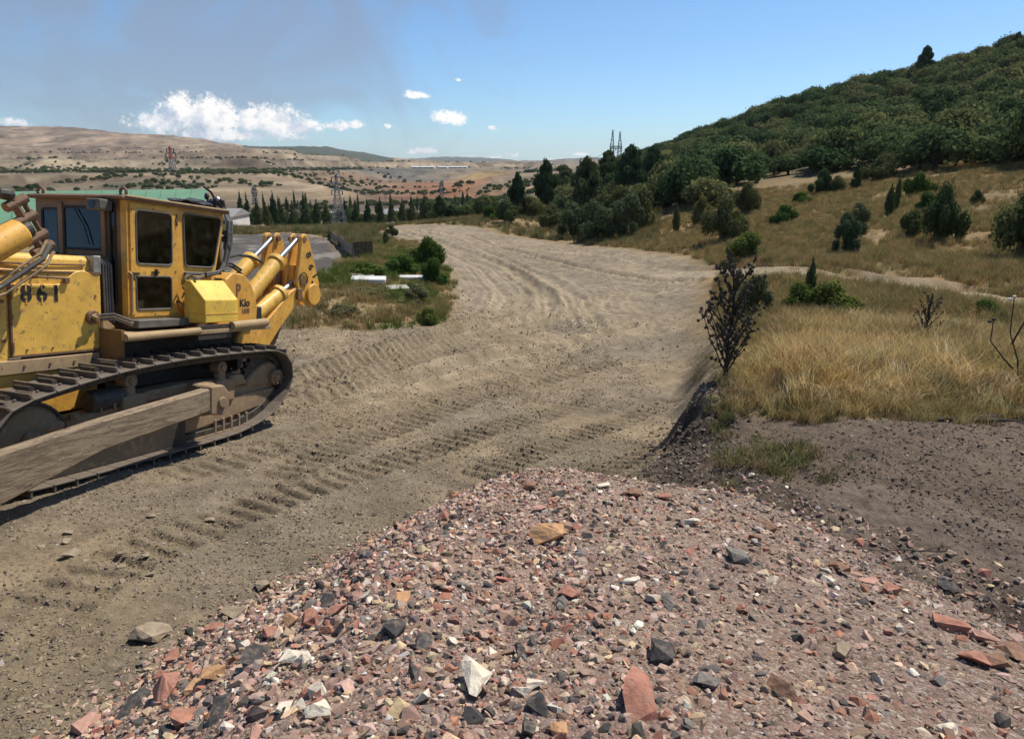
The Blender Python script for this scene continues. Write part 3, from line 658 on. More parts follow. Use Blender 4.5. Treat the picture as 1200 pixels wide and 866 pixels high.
def rock_mesh(name, rng, npts=14, sq=(1, 1, 1), mats=None, rough=0, ico=False):
    bm = bmesh.new()
    for _ in range(npts):
        v = Vector([rng.gauss(0, 1) for _ in range(3)]); v.normalize(); v *= rng.uniform(.78, 1.0)
        q = [abs(c) ** .75 * (1 if c > 0 else -1) for c in v]
        bm.verts.new((q[0] * sq[0] * .5, q[1] * sq[1] * .5, q[2] * sq[2] * .5))
    r = bmesh.ops.convex_hull(bm, input=bm.verts); bmesh.ops.delete(bm, geom=[e for e in r['geom_interior'] if isinstance(e, bmesh.types.BMVert)], context='VERTS')
    if rough:      # chipped, slightly uneven faces
        bmesh.ops.subdivide_edges(bm, edges=list(bm.edges), cuts=3 if rough > 1 else 1, use_grid_fill=True)
        k_ = 2.2 / max(sq); sd_ = Vector((rng.uniform(0, 50), rng.uniform(0, 50), rng.uniform(0, 50)))
        bm.normal_update()
        for v in bm.verts:
            q = v.co * k_ + sd_; nz = mnoise.noise(q * 1.3) * .05 + mnoise.noise(q * 3.1) * .045 + (mnoise.noise(q * 7) * .03 if rough > 1 else 0)
            v.co += v.normal * nz * min(sq) + Vector(sq).normalized() * 0
    me = bpy.data.meshes.new(name); bm.to_mesh(me); bm.free()
    if mats: me.materials.append(mats)
    return me
rg = random.Random(7); npr = np.random.default_rng(5)
gprot = []
for i in range(12):
    me = rock_mesh('stone', rg, 10 + i % 4, (1, rg.uniform(.55, .95), rg.uniform(.3, .75)), M['gravel'])
    gprot.append(bpy.data.objects.new('stone_shape', me))
def rocks_at(x, y, z, size, cols, idx=None, flat=1., sink=.2):
    n = len(x); rot = np.stack([npr.normal(0, .45, n), npr.normal(0, .45, n), npr.uniform(0, 6.28, n)], 1)
    s = size[:, None] * npr.uniform(.75, 1.25, (n, 3)); pts = np.stack([x, y, z + size * (.25 - sink)], 1)
    return pts, rot, s, cols, npr.integers(0, 12, n)
def palette(n, pal):
    w_ = np.array([p[0] for p in pal]); c = np.array([p[1] for p in pal])[npr.choice(len(pal), n, p=w_ / w_.sum())]
    return c * npr.uniform(.7, 1.25, (n, 1)) * npr.uniform(.93, 1.07, (n, 3))
HP = [(.28, (.34, .225, .17)), (.12, (.36, .165, .11)), (.22, (.45, .32, .25)), (.10, (.06, .054, .05)), (.09, (.17, .145, .125)), (.065, (.62, .55, .45)), (.11, (.48, .36, .23)), (.1, (.25, .17, .125))]
# heap gravel
n = 105000
x = npr.uniform(-2.7, 5.0, n); y = 1.1 + 6.2 * npr.uniform(0, 1, n) ** 1.15
d = poly_sd(x, y, HEAPPOLY); k = (d > -.25 * npr.uniform(0, 1, n) ** 2) & (np.abs(x) < .95 * y + .9); x, y, d = x[k], y[k], d[k]; n = len(x)
sz = .012 + .05 * npr.uniform(0, 1, n) ** 3.4 + .006 * np.clip(y - 2, 0, 5) / 3
left = sstep(1.0, -1.6, x) * .5 + .5 * (d < .5); big = npr.uniform(0, 1, n) < .05 + .20 * left; sz = np.where(big, np.minimum(sz * npr.uniform(1.6, 3.0, n), .085), sz)
keep = npr.uniform(0, 1, n) < np.where(x > .9, .45, np.where(x > .4, .62, 1.)); x, y, sz = x[keep], y[keep], sz[keep]; n = len(x)
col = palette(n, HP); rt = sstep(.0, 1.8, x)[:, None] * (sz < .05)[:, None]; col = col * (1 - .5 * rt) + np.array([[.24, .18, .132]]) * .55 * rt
z = surf_h(x, y)
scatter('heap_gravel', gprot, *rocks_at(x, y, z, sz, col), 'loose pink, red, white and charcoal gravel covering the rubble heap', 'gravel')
# road and soil clods
n = 150000
y = 2 + 22 * npr.uniform(0, 1, n) ** 1.5; x = npr.uniform(-1, 1, n) * (y * .85 + 1.5)
k = (poly_sd(x, y, HEAPPOLY) < .05) & ~((x > 3.3) & (y > 9.5)); x, y = x[k], y[k]; dk = poly_sd(x, y, DARKPOLY) > 0
cl = fbm(x * .8, y * .8, 4, 121); k = npr.uniform(0, 1, len(x)) < sstep(-.22, .12, cl) * np.where(dk, .8, 1); x, y, dk = x[k], y[k], dk[k]; n = len(x)
sz = .012 + .030 * npr.uniform(0, 1, n) ** 3 + .0014 * y; b = npr.uniform(0, 1, n) < .012; sz = np.where(b, sz * 2.0, sz)
RP = [(.66, (.21, .165, .11)), (.14, (.29, .235, .155)), (.14, (.13, .105, .078)), (.02, (.42, .37, .3)), (.04, (.2, .17, .14))]
DP = [(.80, (.145, .110, .08)), (.08, (.085, .068, .052)), (.10, (.2, .155, .115)), (.02, (.45, .39, .32))]
col = np.where(dk[:, None], palette(n, DP), palette(n, RP))
scatter('ground_gravel', gprot, *rocks_at(x, y, surf_h(x, y), sz, col), 'earth clods and small gravel scattered over the dirt road and soil', 'gravel')

# denser clods close to the heap and lumps along the far stretch of the road
n = 70000; y = 2.5 + 9 * npr.uniform(0, 1, n); x = npr.uniform(-1, 1, n) * (y * .8 + 1); k = (poly_sd(x, y, HEAPPOLY) < .1) & (x < 2.6) & (npr.uniform(0, 1, n) < sstep(-.25, .2, fbm(x * 1.4 + 8, y * 1.4, 4, 123))); x, y = x[k], y[k]
sz = .010 + .045 * npr.uniform(0, 1, len(x)) ** 5 + .0008 * y
scatter('near_clods', gprot, *rocks_at(x, y, surf_h(x, y), sz, palette(len(x), RP), sink=.3), 'small earth clods on the dirt road near the heap', 'soil clods')
n = 26000; a = np.radians(npr.uniform(-30, 22, n)); r = 16 + 36 * npr.uniform(0, 1, n) ** 1.3; x, y = r * np.sin(a), r * np.cos(a); k = (poly_sd(x, y, ROADPOLY) > .1) & (npr.uniform(0, 1, n) < sstep(-.15, .2, fbm(x * .5 + 8, y * .5, 4, 125))); x, y = x[k], y[k]
scatter('road_lumps', gprot, *rocks_at(x, y, surf_h(x, y), .02 + .09 * npr.uniform(0, 1, len(x)) ** 4 + .0004 * y, palette(len(x), [(.8, (.26, .2, .13)), (.15, (.18, .14, .1)), (.05, (.42, .36, .27))]), sink=.3), 'loose lumps of earth along the far stretch of the dirt road', 'soil clods')
# crumbled clods on the bank face
n = 2600; t_ = npr.uniform(0, 1, n); bx_ = np.interp(t_, np.linspace(0, 1, 4), [1.9, 2.3, 2.95, 3.4]); by_ = np.interp(t_, np.linspace(0, 1, 4), [6.8, 8.3, 10.0, 11.4])
x = bx_ + npr.normal(0, .38, n); y = by_ + npr.normal(0, .3, n); sz = .02 + .085 * npr.uniform(0, 1, n) ** 3
scatter('bank_clods', gprot, *rocks_at(x, y, surf_h(x, y), sz, palette(n, [(.7, (.125, .095, .07)), (.25, (.09, .07, .054)), (.05, (.3, .25, .2))])), 'dark crumbling clods on the face of the soil bank', 'soil clods')
# notable stones: px, py (centre), width px, height px, kind, turn, label
ROCKS = [
 (562, 804, 42, 66, 'white', .2, 'large pale cream stone standing on end in the heap, tallest light stone'),
 (644, 633, 44, 32, 'orange', .1, 'brown block casting a dark shadow near the top of the heap'),
 (749, 826, 42, 82, 'red', .25, 'long upright slab of red brown stone in the lower heap'),
 (776, 770, 30, 44, 'black', .4, 'thin charcoal slab leaning right on the lower middle heap'),
 (300, 772, 32, 38, 'black', .3, 'charcoal block beside cream stones on the left end of heap'),
 (253, 791, 36, 22, 'orange', .2, 'flat ochre stone left of the charcoal block'),
 (205, 778, 20, 24, 'red', .2, 'rounded brick red stone on the left edge of the heap'),
 (190, 820, 46, 50, 'red', .5, 'largest dark red stone at the lower left of the heap'),
 (218, 832, 34, 34, 'red', .1, 'terracotta chunk right of the largest dark red stone'),
 (155, 832, 26, 44, 'black', .7, 'dark wedge stone left of the largest red stone'),
 (100, 856, 30, 40, 'pink', .4, 'pale pink stone at the far lower left corner of the heap'),
 (228, 806, 22, 24, 'orange', .2, 'small peach stone below the flat ochre one'),
 (341, 778, 28, 26, 'white', .2, 'off white cracked stone right of the charcoal block'),
 (378, 838, 34, 32, 'white', .2, 'knobbly white lump near the bottom left of the picture'),
 (337, 832, 20, 20, 'white', .6, 'small cream cube above the knobbly white lump'),
 (257, 838, 24, 42, 'black', .2, 'dark upright shard between terracotta and cream stones'),
 (192, 855, 26, 22, 'black', .3, 'small charcoal block at the bottom edge below red stones'),
 (300, 862, 14, 26, 'pink', .3, 'narrow pink shard at the bottom edge'),
 (345, 730, 36, 22, 'orange', .1, 'split ochre and brown stone on the heap toe by the road'),
 (366, 732, 26, 26, 'red', .3, 'orange red stone beside the split ochre stone'),
 (398, 722, 24, 24, 'red', .5, 'triangular red stone right of the split ochre stone'),
 (381, 707, 20, 28, 'black', .4, 'dark striped stone above the triangular red stone'),
 (250, 741, 26, 18, 'red', .2, 'flat terracotta flake on the upper left toe of the heap'),
 (317, 741, 22, 22, 'red', .2, 'brick coloured stone left of the split ochre stone'),
 (272, 724, 26, 18, 'dirt', .2, 'dull brown rounded stone where heap meets the road'),
 (177, 748, 40, 28, 'dirt', .1, 'largest dusty boulder half buried in the road left of the heap'),
 (84, 654, 20, 16, 'dirt', .1, 'pale grey stone on the road below the bulldozer track'),
 (308, 688, 20, 18, 'dirt', .1, 'dusty rounded stone on the road above the heap'),
 (458, 742, 32, 30, 'black', .2, 'wide charcoal stone on the left centre of the heap'),
 (495, 758, 20, 28, 'black', .2, 'charcoal lump right of the wide charcoal stone'),
 (472, 705, 16, 24, 'orange', .1, 'yellowish oval pebble on the left centre of the heap'),
 (610, 764, 22, 26, 'black', .4, 'square charcoal stone above the tall cream stone'),
 (630, 832, 24, 36, 'black', .2, 'black stone at the bottom centre beside white chips'),
 (612, 810, 26, 22, 'white', .3, 'flat cream chip left of its twin at the bottom centre'),
 (628, 804, 24, 20, 'white', .5, 'flat cream chip right of its twin at the bottom centre'),
 (618, 852, 20, 28, 'black', .2, 'black lump on the bottom edge under the cream chips'),
 (656, 856, 20, 22, 'orange', .2, 'tan pebble on the bottom edge right of the black lumps'),
 (578, 763, 12, 24, 'white', .1, 'small upright white shard above the tall cream stone'),
 (529, 752, 16, 14, 'white', .1, 'white chip beside charcoal pebbles at heap centre'),
 (485, 796, 14, 30, 'black', .1, 'narrow black stone left of the tall cream stone'),
 (533, 582, 32, 14, 'orange', .1, 'long ochre brown stone on the crest, left of centre'),
 (621, 574, 26, 16, 'brown', .2, 'brown block on the very top of the heap crest'),
 (654, 582, 18, 14, 'black', .1, 'dark grey stone on the crest right of the brown block'),
 (634, 598, 26, 14, 'pink', .4, 'pale pink slab just below the crest'),
 (520, 612, 16, 16, 'red', .1, 'small brick red stone below the left crest'),
 (709, 572, 18, 14, 'white', .1, 'pale block at the back of the heap crest'),
 (741, 582, 20, 18, 'brown', .1, 'red brown stone on the far right of the crest'),
 (712, 593, 14, 12, 'black', .1, 'dark pebble on the crest below the pale block'),
 (778, 582, 16, 12, 'red', .1, 'orange stone lying just off the heap crest on dark soil'),
 (810, 617, 20, 14, 'white', .1, 'white stone on the right shoulder of the heap'),
 (863, 657, 24, 32, 'grey', .3, 'upright slate grey stone on the right shoulder of the heap'),
 (899, 618, 16, 18, 'brown', .3, 'dark red stone perched at the soil edge of the heap'),
 (886, 635, 18, 12, 'brown', .1, 'flat dark red stone below the perched one'),
 (981, 668, 22, 26, 'brown', .5, 'dark maroon wedge at the right edge of the heap'),
 (1015, 682, 26, 18, 'pink', .2, 'salmon block beside the maroon wedge'),
 (968, 683, 22, 18, 'white', .3, 'pale stone left of the maroon wedge'),
 (1045, 696, 18, 18, 'red', .5, 'small dark red stone right of the salmon block'),
 (1112, 686, 24, 18, 'black', .4, 'black stone lying alone on the dark soil to the right'),
 (1110, 734, 52, 22, 'red', .4, 'long reddish slab on the right rim of the heap'),
 (1153, 752, 22, 30, 'pink', .7, 'tilted grey pink slab near the right picture edge'),
 (1185, 766, 36, 34, 'brown', .5, 'large brown slab cut by the right picture edge'),
 (1140, 775, 44, 22, 'red', .4, 'flat red slab below the tilted grey pink slab'),
 (1165, 780, 34, 22, 'brown', .5, 'brown slab between the flat red slab and picture edge'),
 (987, 764, 22, 24, 'dirt', .7, 'leaf shaped tan stone on the right face of the heap'),
 (915, 811, 26, 36, 'brown', .3, 'pinkish brown pointed stone on the lower right face'),
 (826, 800, 34, 18, 'grey', .1, 'flat grey stone on the lower right centre of the heap'),
 (1110, 856, 26, 16, 'white', .2, 'white flake on the bottom edge at the right'),
 (783, 712, 12, 26, 'grey', .1, 'grey stone with a pale rim right of heap centre'),
 (737, 688, 22, 14, 'white', .3, 'cream chip right of heap centre'),
 (666, 700, 28, 20, 'red', .4, 'broken reddish stone at the middle of the heap'),
 (880, 562, 8, 6, 'white', .1, 'tiny white chip lying on the dark soil')]
def put_rock(px, py, wp, hp, kind, turn, rng, name='rock', up=.5):
    gx, gy_, t = cast_fast(px, py + hp * .25); dist = t; wm = wp * dist / FPX; hm = hp * dist / FPX
    z = float(surf_h(gx, gy_)[0])
    me = rock_mesh('rock', rng, rng.choice((9, 11, 13)), (wm * 1.22, hm * 1.48, min(wm, hm) * rng.uniform(.5, .8)), RM[kind], rough=2)
    o = bpy.data.objects.new(name, me); COL.objects.link(o); gx, gy_, t = cast_fast(px, py); z = float(surf_h(gx, gy_)[0]); o.location = (gx, gy_, z + min(wm, hm) * .30)
    o.rotation_euler = (rng.uniform(-.25, -.05) + (.25 if hp > 1.4 * wp else 0), rng.uniform(-.2, .2), rng.uniform(-1, 1) * turn); return o
rr_ = random.Random(21)
for px, py, wp, hp, kd, tn, lb in ROCKS: tag(put_rock(px, py, wp, hp, kd, tn, rr_), lb, 'rock')
# further stones big enough to pick out, in kinds
KL = {'red': ('small broken brick red stone among the rubble', 'red stones in the rubble heap'), 'pink': ('small dull pink stone among the rubble', 'pink stones in the rubble heap'),
      'white': ('small cream or white stone among the rubble', 'white stones in the rubble heap'), 'black': ('small charcoal black stone among the rubble', 'black stones in the rubble heap'),
      'grey': ('small grey stone among the rubble', 'grey stones in the rubble heap'), 'orange': ('small ochre stone among the rubble', 'ochre stones in the rubble heap'), 'brown': ('small brown stone among the rubble', 'brown stones in the rubble heap')}
cnt = 0
while cnt < 215:
    gx = rr_.uniform(-2.4, 4.2); gy_ = 1.6 + 5 * rr_.random(); 
    d_ = float(poly_sd(np.array([gx]), np.array([gy_]), HEAPPOLY)[0])
    if d_ < .02 or rr_.random() > (1. if gx < 0 else .4 if d_ > .6 else .9): continue
    kd = rr_.choices(['red', 'pink', 'white', 'black', 'grey', 'orange', 'brown'], [26, 18, 12, 22, 8, 6, 8])[0]
    s_ = rr_.uniform(.035, .075) * (1.25 if gx < -.5 or d_ < .3 else .9); o = bpy.data.objects.new('rock', rock_mesh('rock', rr_, 12, (s_, s_ * rr_.uniform(.5, .9), s_ * rr_.uniform(.35, .8)), RM[kd], rough=1)); COL.objects.link(o)
    o.location = (gx, gy_, float(surf_h(gx, gy_)[0]) + s_ * .12); o.rotation_euler = (rr_.uniform(-.6, .6), rr_.uniform(-.6, .6), rr_.uniform(0, 6.28))
    tag(o, KL[kd][0], 'rock', KL[kd][1]); cnt += 1
for i in range(14):
    px, py = rr_.uniform(20, 520), rr_.uniform(600, 700)
    if py > 760 - px * .35: continue
    tag(put_rock(px, py, rr_.uniform(9, 14), rr_.uniform(7, 10), 'dirt', .2, rr_), 'small dusty stone loose on the dirt road', 'rock', 'dusty stones on the dirt road')
# ------------------------------------------------------------------ bulldozer (local axes: x forward, y towards the viewer's side, z up)
def bulldozer():
    D = empty('bulldozer'); D.rotation_mode = 'QUATERNION'; D.location = DZ_T; D.rotation_quaternion = DZ_R.to_quaternion()
    tag(D, 'dusty yellow crawler bulldozer numbered 861 with rear ripper on the dirt road', 'bulldozer')
    Y, Y2, T = M['yellow'], M['yellow2'], M['tan']
    # ---- body, hood
    sec = [(-.66, 1.42), (.66, 1.42), (.66, 2.36), (.60, 2.40), (.585, 2.53), (.53, 2.575), (-.53, 2.575), (-.585, 2.53), (-.60, 2.40), (-.66, 2.36)]
    hood = MB().prism(sec, -1.47, 1.75, 'yz').build('hood', Y, D, .012)
    MB().box((-1.46, .648, 2.37), (-.1, .672, 2.39)).build('hood_seam', M['rustbrown'], hood)
    MB().box((-1.475, .42, 2.36), (-1.37, .668, 2.585)).build('hinge_cover', M['silver'], hood, .006)
    # engine side door with rounded hump
    dp = [(-.34, 1.445), (-1.40, 1.445), (-1.425, 1.5), (-1.43, 2.14)] + [(-1.19 + .225 * math.cos(R_(a)) - .01, 2.155 + .245 * math.sin(R_(a))) for a in range(170, 30, -14)][::1] + [(-.965, 2.265), (-.90, 2.235), (-.34, 2.235)]
    sd_ = MB().prism([(x, z) for x, z in dp], .655, .682, 'xz').build('engine_side_door', Y, D, .006)
    MB().box((-.352, .655, 1.43), (-.325, .69, 2.25)).build('hinge_strip', M['rustbrown'], sd_, .004)
    for z in (1.55, 1.85, 2.12): MB().cyl((-.338, .695, z - .05), (-.338, .695, z + .05), .016, seg=10).build('hinge', M['rustbrown'], sd_)
    MB().box((-1.41, .664, 1.425), (-.33, .700, 1.446)).build('lower_trim', M['rustbrown'], sd_)
    kn = MB().cyl((-1.31, .66, 1.84), (-1.31, .735, 1.84), .085, seg=24).build('filler_cap', M['rustbrown'], sd_, .008)
    MB().cyl((-1.31, .735, 1.84), (-1.31, .77, 1.84), .05, seg=18).build('cap_knob', M['cabdark'], kn, .006)
    MB().cyl((-1.31, .76, 1.84), (-1.22, .785, 1.87), .02, seg=10).build('cap_handle', T, kn)
    hd = MB().tube([(-.60, .67, 2.31), (-.62, .73, 2.32), (-.94, .73, 2.31), (-.97, .67, 2.29)], .014).build('door_handle', M['rustbrown'], sd_)
    MB().box((-1.02, .675, 2.25), (-.95, .72, 2.32)).build('latch', M['rustbrown'], hd, .008)
    # front side panel with bolts
    fp = MB().box((-.30, .655, 1.30), (1.6, .676, 2.25)).build('front_side_panel', Y, D, .006)
    for p in ((-.25, 1.62), (-.25, 2.05), (0, 1.5), (0, 2.1)): MB().cyl((p[0], .67, p[1]), (p[0], .69, p[1]), .022, seg=6).build('bolt', M['rustbrown'], fp)
    for p in [(-.50, 1.50), (-.80, 1.50), (-1.10, 1.50), (-1.35, 1.55), (-1.37, 2.10), (-.42, 2.18)]: MB().cyl((p[0], .68, p[1]), (p[0], .692, p[1]), .013, seg=6).build('bolt', M['rustbrown'], sd_)
    for x in (-.2, -.5, -.8, -1.1, -1.35): MB().cyl((x, .655, 2.335), (x, .672, 2.335), .014, seg=6).build('bolt', M['rustbrown'], hood)
    for x in (-.15, -.45, -.75, -1.05, -1.3): MB().cyl((x, .70, 1.32), (x, .712, 1.32), .016, seg=6).build('bolt', M['rustbrown'], hood)
    MB().tube([(-.1, .60, 2.47), (-.6, .62, 2.46), (-1.3, .61, 2.47)], .012).build('hood_pipe', M['rustbrown'], hood)
    MB().box((-1.40, .60, 1.24), (1.6, .70, 1.40)).build('side_rail', T, D, .01)
    lf = MB().box((-1.39, .50, .72), (1.6, .655, 1.235)).build('lower_side_plate', Y2, D, .01)
    MB().box((-.72, .655, 1.10), (-.56, .668, 1.17)).build('cover_plate', M['tan'], lf, .004)
    MB().box((-4.3, -.5, .55), (1.4, .5, 1.22)).build('main_frame', M['darksteel'], D, .01)
    MB().box((-3.4, -.74, 1.1), (-1.42, .74, 1.66)).build('floor_box', M['darksteel'], D, .01)
    # stencilled number
    def stencil(txt, size, mat_, parent, origin, right, up, name='stencil_number', xs=1., gap=True):
        cu = bpy.data.curves.new('lettering', 'FONT'); cu.body = txt; cu.size = size; cu.align_x = 'CENTER'; cu.align_y = 'CENTER'; cu.extrude = .0015; cu.offset = size * .03; cu.space_character = 1.0
        to = bpy.data.objects.new('lettering', cu); COL.objects.link(to); dg = bpy.context.evaluated_depsgraph_get(); dg.update()
        me = bpy.data.meshes.new_from_object(to.evaluated_get(dg)); bpy.data.objects.remove(to)
        rt, u = Vector(right).normalized(), Vector(up).normalized(); nn_ = rt.cross(u)
        me.transform(Matrix(((rt.x * xs, u.x, nn_.x, origin[0]), (rt.y * xs, u.y, nn_.y, origin[1]), (rt.z * xs, u.z, nn_.z, origin[2]), (0, 0, 0, 1))))
        me.materials.clear(); me.materials.append(mat_); o = bpy.data.objects.new(name, me); COL.objects.link(o); o.parent = parent; return o
    for ch, x in (('8', -.515), ('6', -.695), ('1', -.865)):
        o = stencil(ch, .255, M['blackpaint'], sd_, (x, .6845, 2.125), (-1, 0, 0), (0, 0, 1))
        if ch != '1':
            for dz in (.085, -.085): MB().box((x - .009, .684, 2.125 + dz - .03), (x + .009, .6875, 2.125 + dz + .03)).build('stencil_gap', Y, o)
    # ---- cab
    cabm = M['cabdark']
    cab = MB().box((-3.30, -.74, 1.66), (-1.78, .74, 1.80)).build('cab', M['rustbrown'], D, .006)
    side = [(-1.745, 1.80), (-1.745, 3.31), (-3.44, 3.31), (-3.42, 3.1), (-3.27, 2.46), (-3.2, 2.38), (-2.70, 2.38), (-2.66, 1.80)]
    wu = rrect(-1.87, 2.505, -2.45, 3.205, .06); wl = rrect(-1.855, 1.915, -2.435, 2.36, .05)
    wr_ = rpoly([(-2.665, 3.235), (-3.385, 3.225), (-3.225, 2.50), (-2.685, 2.505)], .07)
    MB().plate([(p[0], p[1]) for p in side], [wu, wl, wr_], .76, .785).build('side_wall', Y2, cab, .0)
    MB().plate([(p[0], p[1]) for p in side], [wu, wl, wr_], -.785, -.76).build('side_wall', Y2, cab, .0)
    MB().box((-3.28, .745, 1.80), (-2.67, .775, 2.37)).build('rear_lower_wall', Y2, cab)
    MB().box((-3.28, -.775, 1.80), (-2.67, -.745, 2.37)).build('rear_lower_wall', Y2, cab)
    door = MB().plate(rrect(-1.79, 1.835, -2.53, 3.27, .02, 2), [rrect(-1.875, 2.51, -2.445, 3.20, .06), rrect(-1.86, 1.92, -2.43, 2.355, .05)], .786, .806).build('door', Y2, cab)
    def win(parent, loop, y, nm='window', plane='xz', rim=M['rubber'], r=.013, dy=.004):
        mp = (lambda p, t: (p[0], t, p[1])) if plane == 'xz' else (lambda p, t: (t, p[0], p[1]))
        sl_ = MB().tube([mp(p, y + dy) for p in loop], r, 6, True).build(nm, rim, parent)
        n = len(loop); MB().add([mp(p, y - .004) for p in loop] + [mp(p, y) for p in loop], [list(range(n)), list(range(n, 2 * n))[::-1]]).build('window_pane', M['glass'], sl_)
    for p in ((-1.815, 1.86), (-1.815, 2.2), (-1.815, 2.7), (-1.815, 3.2), (-2.50, 1.86), (-2.50, 2.43), (-2.50, 2.8), (-2.15, 1.86), (-2.15, 3.235)): MB().cyl((p[0], .805, p[1]), (p[0], .815, p[1]), .010, seg=6).build('bolt', M['rustbrown'], door)
    win(door, rrect(-1.875, 2.51, -2.445, 3.20, .06), .80, rim=M['hose']); win(door, rrect(-1.86, 1.92, -2.43, 2.355, .05), .80, rim=M['hose'])
    MB().box((-2.51, .80, 3.10), (-2.545, .822, 3.14)).box((-2.526, .80, 3.04), (-2.534, .825, 3.2)).build('door_hinge', M['rustbrown'], door)
    MB().box((-2.51, .80, 2.00), (-2.545, .822, 2.04)).build('door_hinge', M['rustbrown'], door)
    MB().tube([(-1.765, .79, 1.87), (-1.765, .84, 1.90), (-1.765, .845, 2.38), (-1.765, .79, 2.41)], .013).build('grab_handle', T, cab)
    MB().box((-2.10, .806, 2.40), (-2.22, .822, 2.42)).box((-2.155, .806, 2.37), (-2.175, .84, 2.45)).build('door_handle', M['rubber'], door)
    MB().box((-1.80, .806, 2.375), (-1.90, .83, 2.40)).box((-1.80, .806, 2.30), (-1.815, .83, 2.40)).build('window_catch', M['rubber'], door)
    win(cab, wr_, .788, rim=M['hose']); win(cab, wr_, -.788, dy=-.004); win(cab, wu, -.788, dy=-.004); win(cab, wl, -.788, dy=-.004)
    # front wall (faces the hood) with windows, shade put into its dark paint
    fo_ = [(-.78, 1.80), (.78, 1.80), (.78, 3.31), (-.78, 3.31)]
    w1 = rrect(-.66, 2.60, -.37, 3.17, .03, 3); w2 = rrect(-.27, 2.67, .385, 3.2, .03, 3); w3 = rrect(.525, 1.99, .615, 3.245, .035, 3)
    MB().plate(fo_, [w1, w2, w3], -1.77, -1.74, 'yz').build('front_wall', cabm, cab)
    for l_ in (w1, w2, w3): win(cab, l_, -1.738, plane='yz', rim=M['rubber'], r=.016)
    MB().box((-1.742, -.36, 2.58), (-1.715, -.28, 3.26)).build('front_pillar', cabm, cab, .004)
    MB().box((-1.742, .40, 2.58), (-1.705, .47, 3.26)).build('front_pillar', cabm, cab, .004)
    MB().tube([(-1.71, -.05, 3.18), (-1.71, .12, 2.95), (-1.71, .2, 2.72)], .008).build('wiper', M['rubber'], cab)
    MB().box((-1.758, .70, 1.80), (-1.735, .80, 3.30)).build('corner_post', Y2, cab, .005)
    # rear wall
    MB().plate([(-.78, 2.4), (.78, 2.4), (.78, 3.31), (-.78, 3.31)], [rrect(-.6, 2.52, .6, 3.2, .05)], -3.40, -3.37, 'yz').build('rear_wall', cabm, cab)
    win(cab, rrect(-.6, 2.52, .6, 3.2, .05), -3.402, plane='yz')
    # roof: slightly overhanging pan with rolled edge
    roof = MB().prism([(-1.655, 3.30), (-1.64, 3.335), (-1.72, 3.365), (-3.40, 3.365), (-3.50, 3.345), (-3.52, 3.30)], -.84, .84, 'xz').build('cab_roof', M['rustbrown'], D, .01)
    MB().box((-3.5, .80, 3.337), (-1.7, .855, 3.36)).build('roof_gutter', T, roof, .006)
    MB().box((-3.4, .786, 3.262), (-2.6, .80, 3.275)).build('rain_strip', M['tan'], roof)
    for y in (-.68, .76):
        MB().tube([(-1.74, y + .05 * math.cos(a_), 3.395 + .05 * math.sin(a_)) for a_ in np.linspace(-.6, math.pi + .6, 12)], .018).build('lifting_eye', M['rustbrown'], roof)
    lamp = MB().box((-1.70, .40, 3.15), (-1.50, .63, 3.29)).build('work_lamp', M['hose'], roof, .03, seg=3)
    MB().cyl((-1.503, .515, 3.22), (-1.49, .515, 3.22), .055, seg=18).build('lamp_lens', M['glass'], lamp)
    # cab interior
    seat = MB().box((-2.85, -.28, 2.0), (-2.35, .28, 2.16)).box((-2.95, -.28, 2.1), (-2.80, .28, 2.78)).build('seat', M['seat'], cab, .05, seg=3)
    MB().box((-2.9, -.42, 2.2), (-2.4, -.32, 2.27)).box((-2.9, .32, 2.2), (-2.4, .42, 2.27)).build('armrest', M['seat'], seat, .02)
    MB().box((-1.98, -.5, 1.8), (-1.80, .42, 2.48)).build('dashboard', M['darksteel'], cab, .02)
    for y in (-.12, .05, .5):
        MB().tube([(-2.1, y, 1.8), (-2.12, y, 2.35), (-2.2, y + .02, 2.55)], .014).ball((-2.2, y + .02, 2.57), .03).build('control_lever', M['darksteel'], cab)
    MB().tube([(-2.55, .45, 3.29), (-2.6, .50, 2.9), (-2.52, .5, 2.65)], .03).build('hanging_cloth', M['silver'], cab)
    # roof-rear clutter: folded tarpaulin, lamp and hoses
    rg_ = random.Random(3)
    def lump(cx, cy, cz, sx_, sy, sz_, n=7):
        m = MB()
        for _ in range(n):
            p = (cx + rg_.uniform(-1, 1) * sx_, cy + rg_.uniform(-1, 1) * sy, cz + rg_.uniform(-.5, .5) * sz_); r = rg_.uniform(.5, 1.)
            m.ball(p, 1, 8, 6, (sx_ * .45 * r, sy * .6 * r, sz_ * .5 * r))
        return m
    tp = lump(-3.18, .5, 3.41, .38, .16, .09, 12).build('folded_tarp', M['tarp'], roof)
    dt = tp.data
    for v in dt.vertices: v.co += Vector((rg_.uniform(-1, 1) * .012, rg_.uniform(-1, 1) * .012, rg_.uniform(-1, 1) * .012 - max(0, (-2.85 - v.co.x) * 0)))
    rl = lump(-3.53, .5, 3.50, .10, .10, .16, 8).build('rear_lamp', M['tarp'], roof)
    MB().cyl((-3.60, .5, 3.53), (-3.63, .52, 3.52), .05, seg=14).build('lamp_lens', M['silver'], rl)
    MB().box((-3.56, .44, 3.62), (-3.38, .56, 3.645), Matrix.Rotation(R_(-14), 4, 'Y') @ Matrix.Translation((-.9, 0, -.83))) .build('lamp_bracket', M['rubber'], rl) if False else MB().tube([(-3.36, .5, 3.68), (-3.50, .5, 3.62), (-3.60, .5, 3.50)], .016).build('lamp_bracket', M['rubber'], rl)
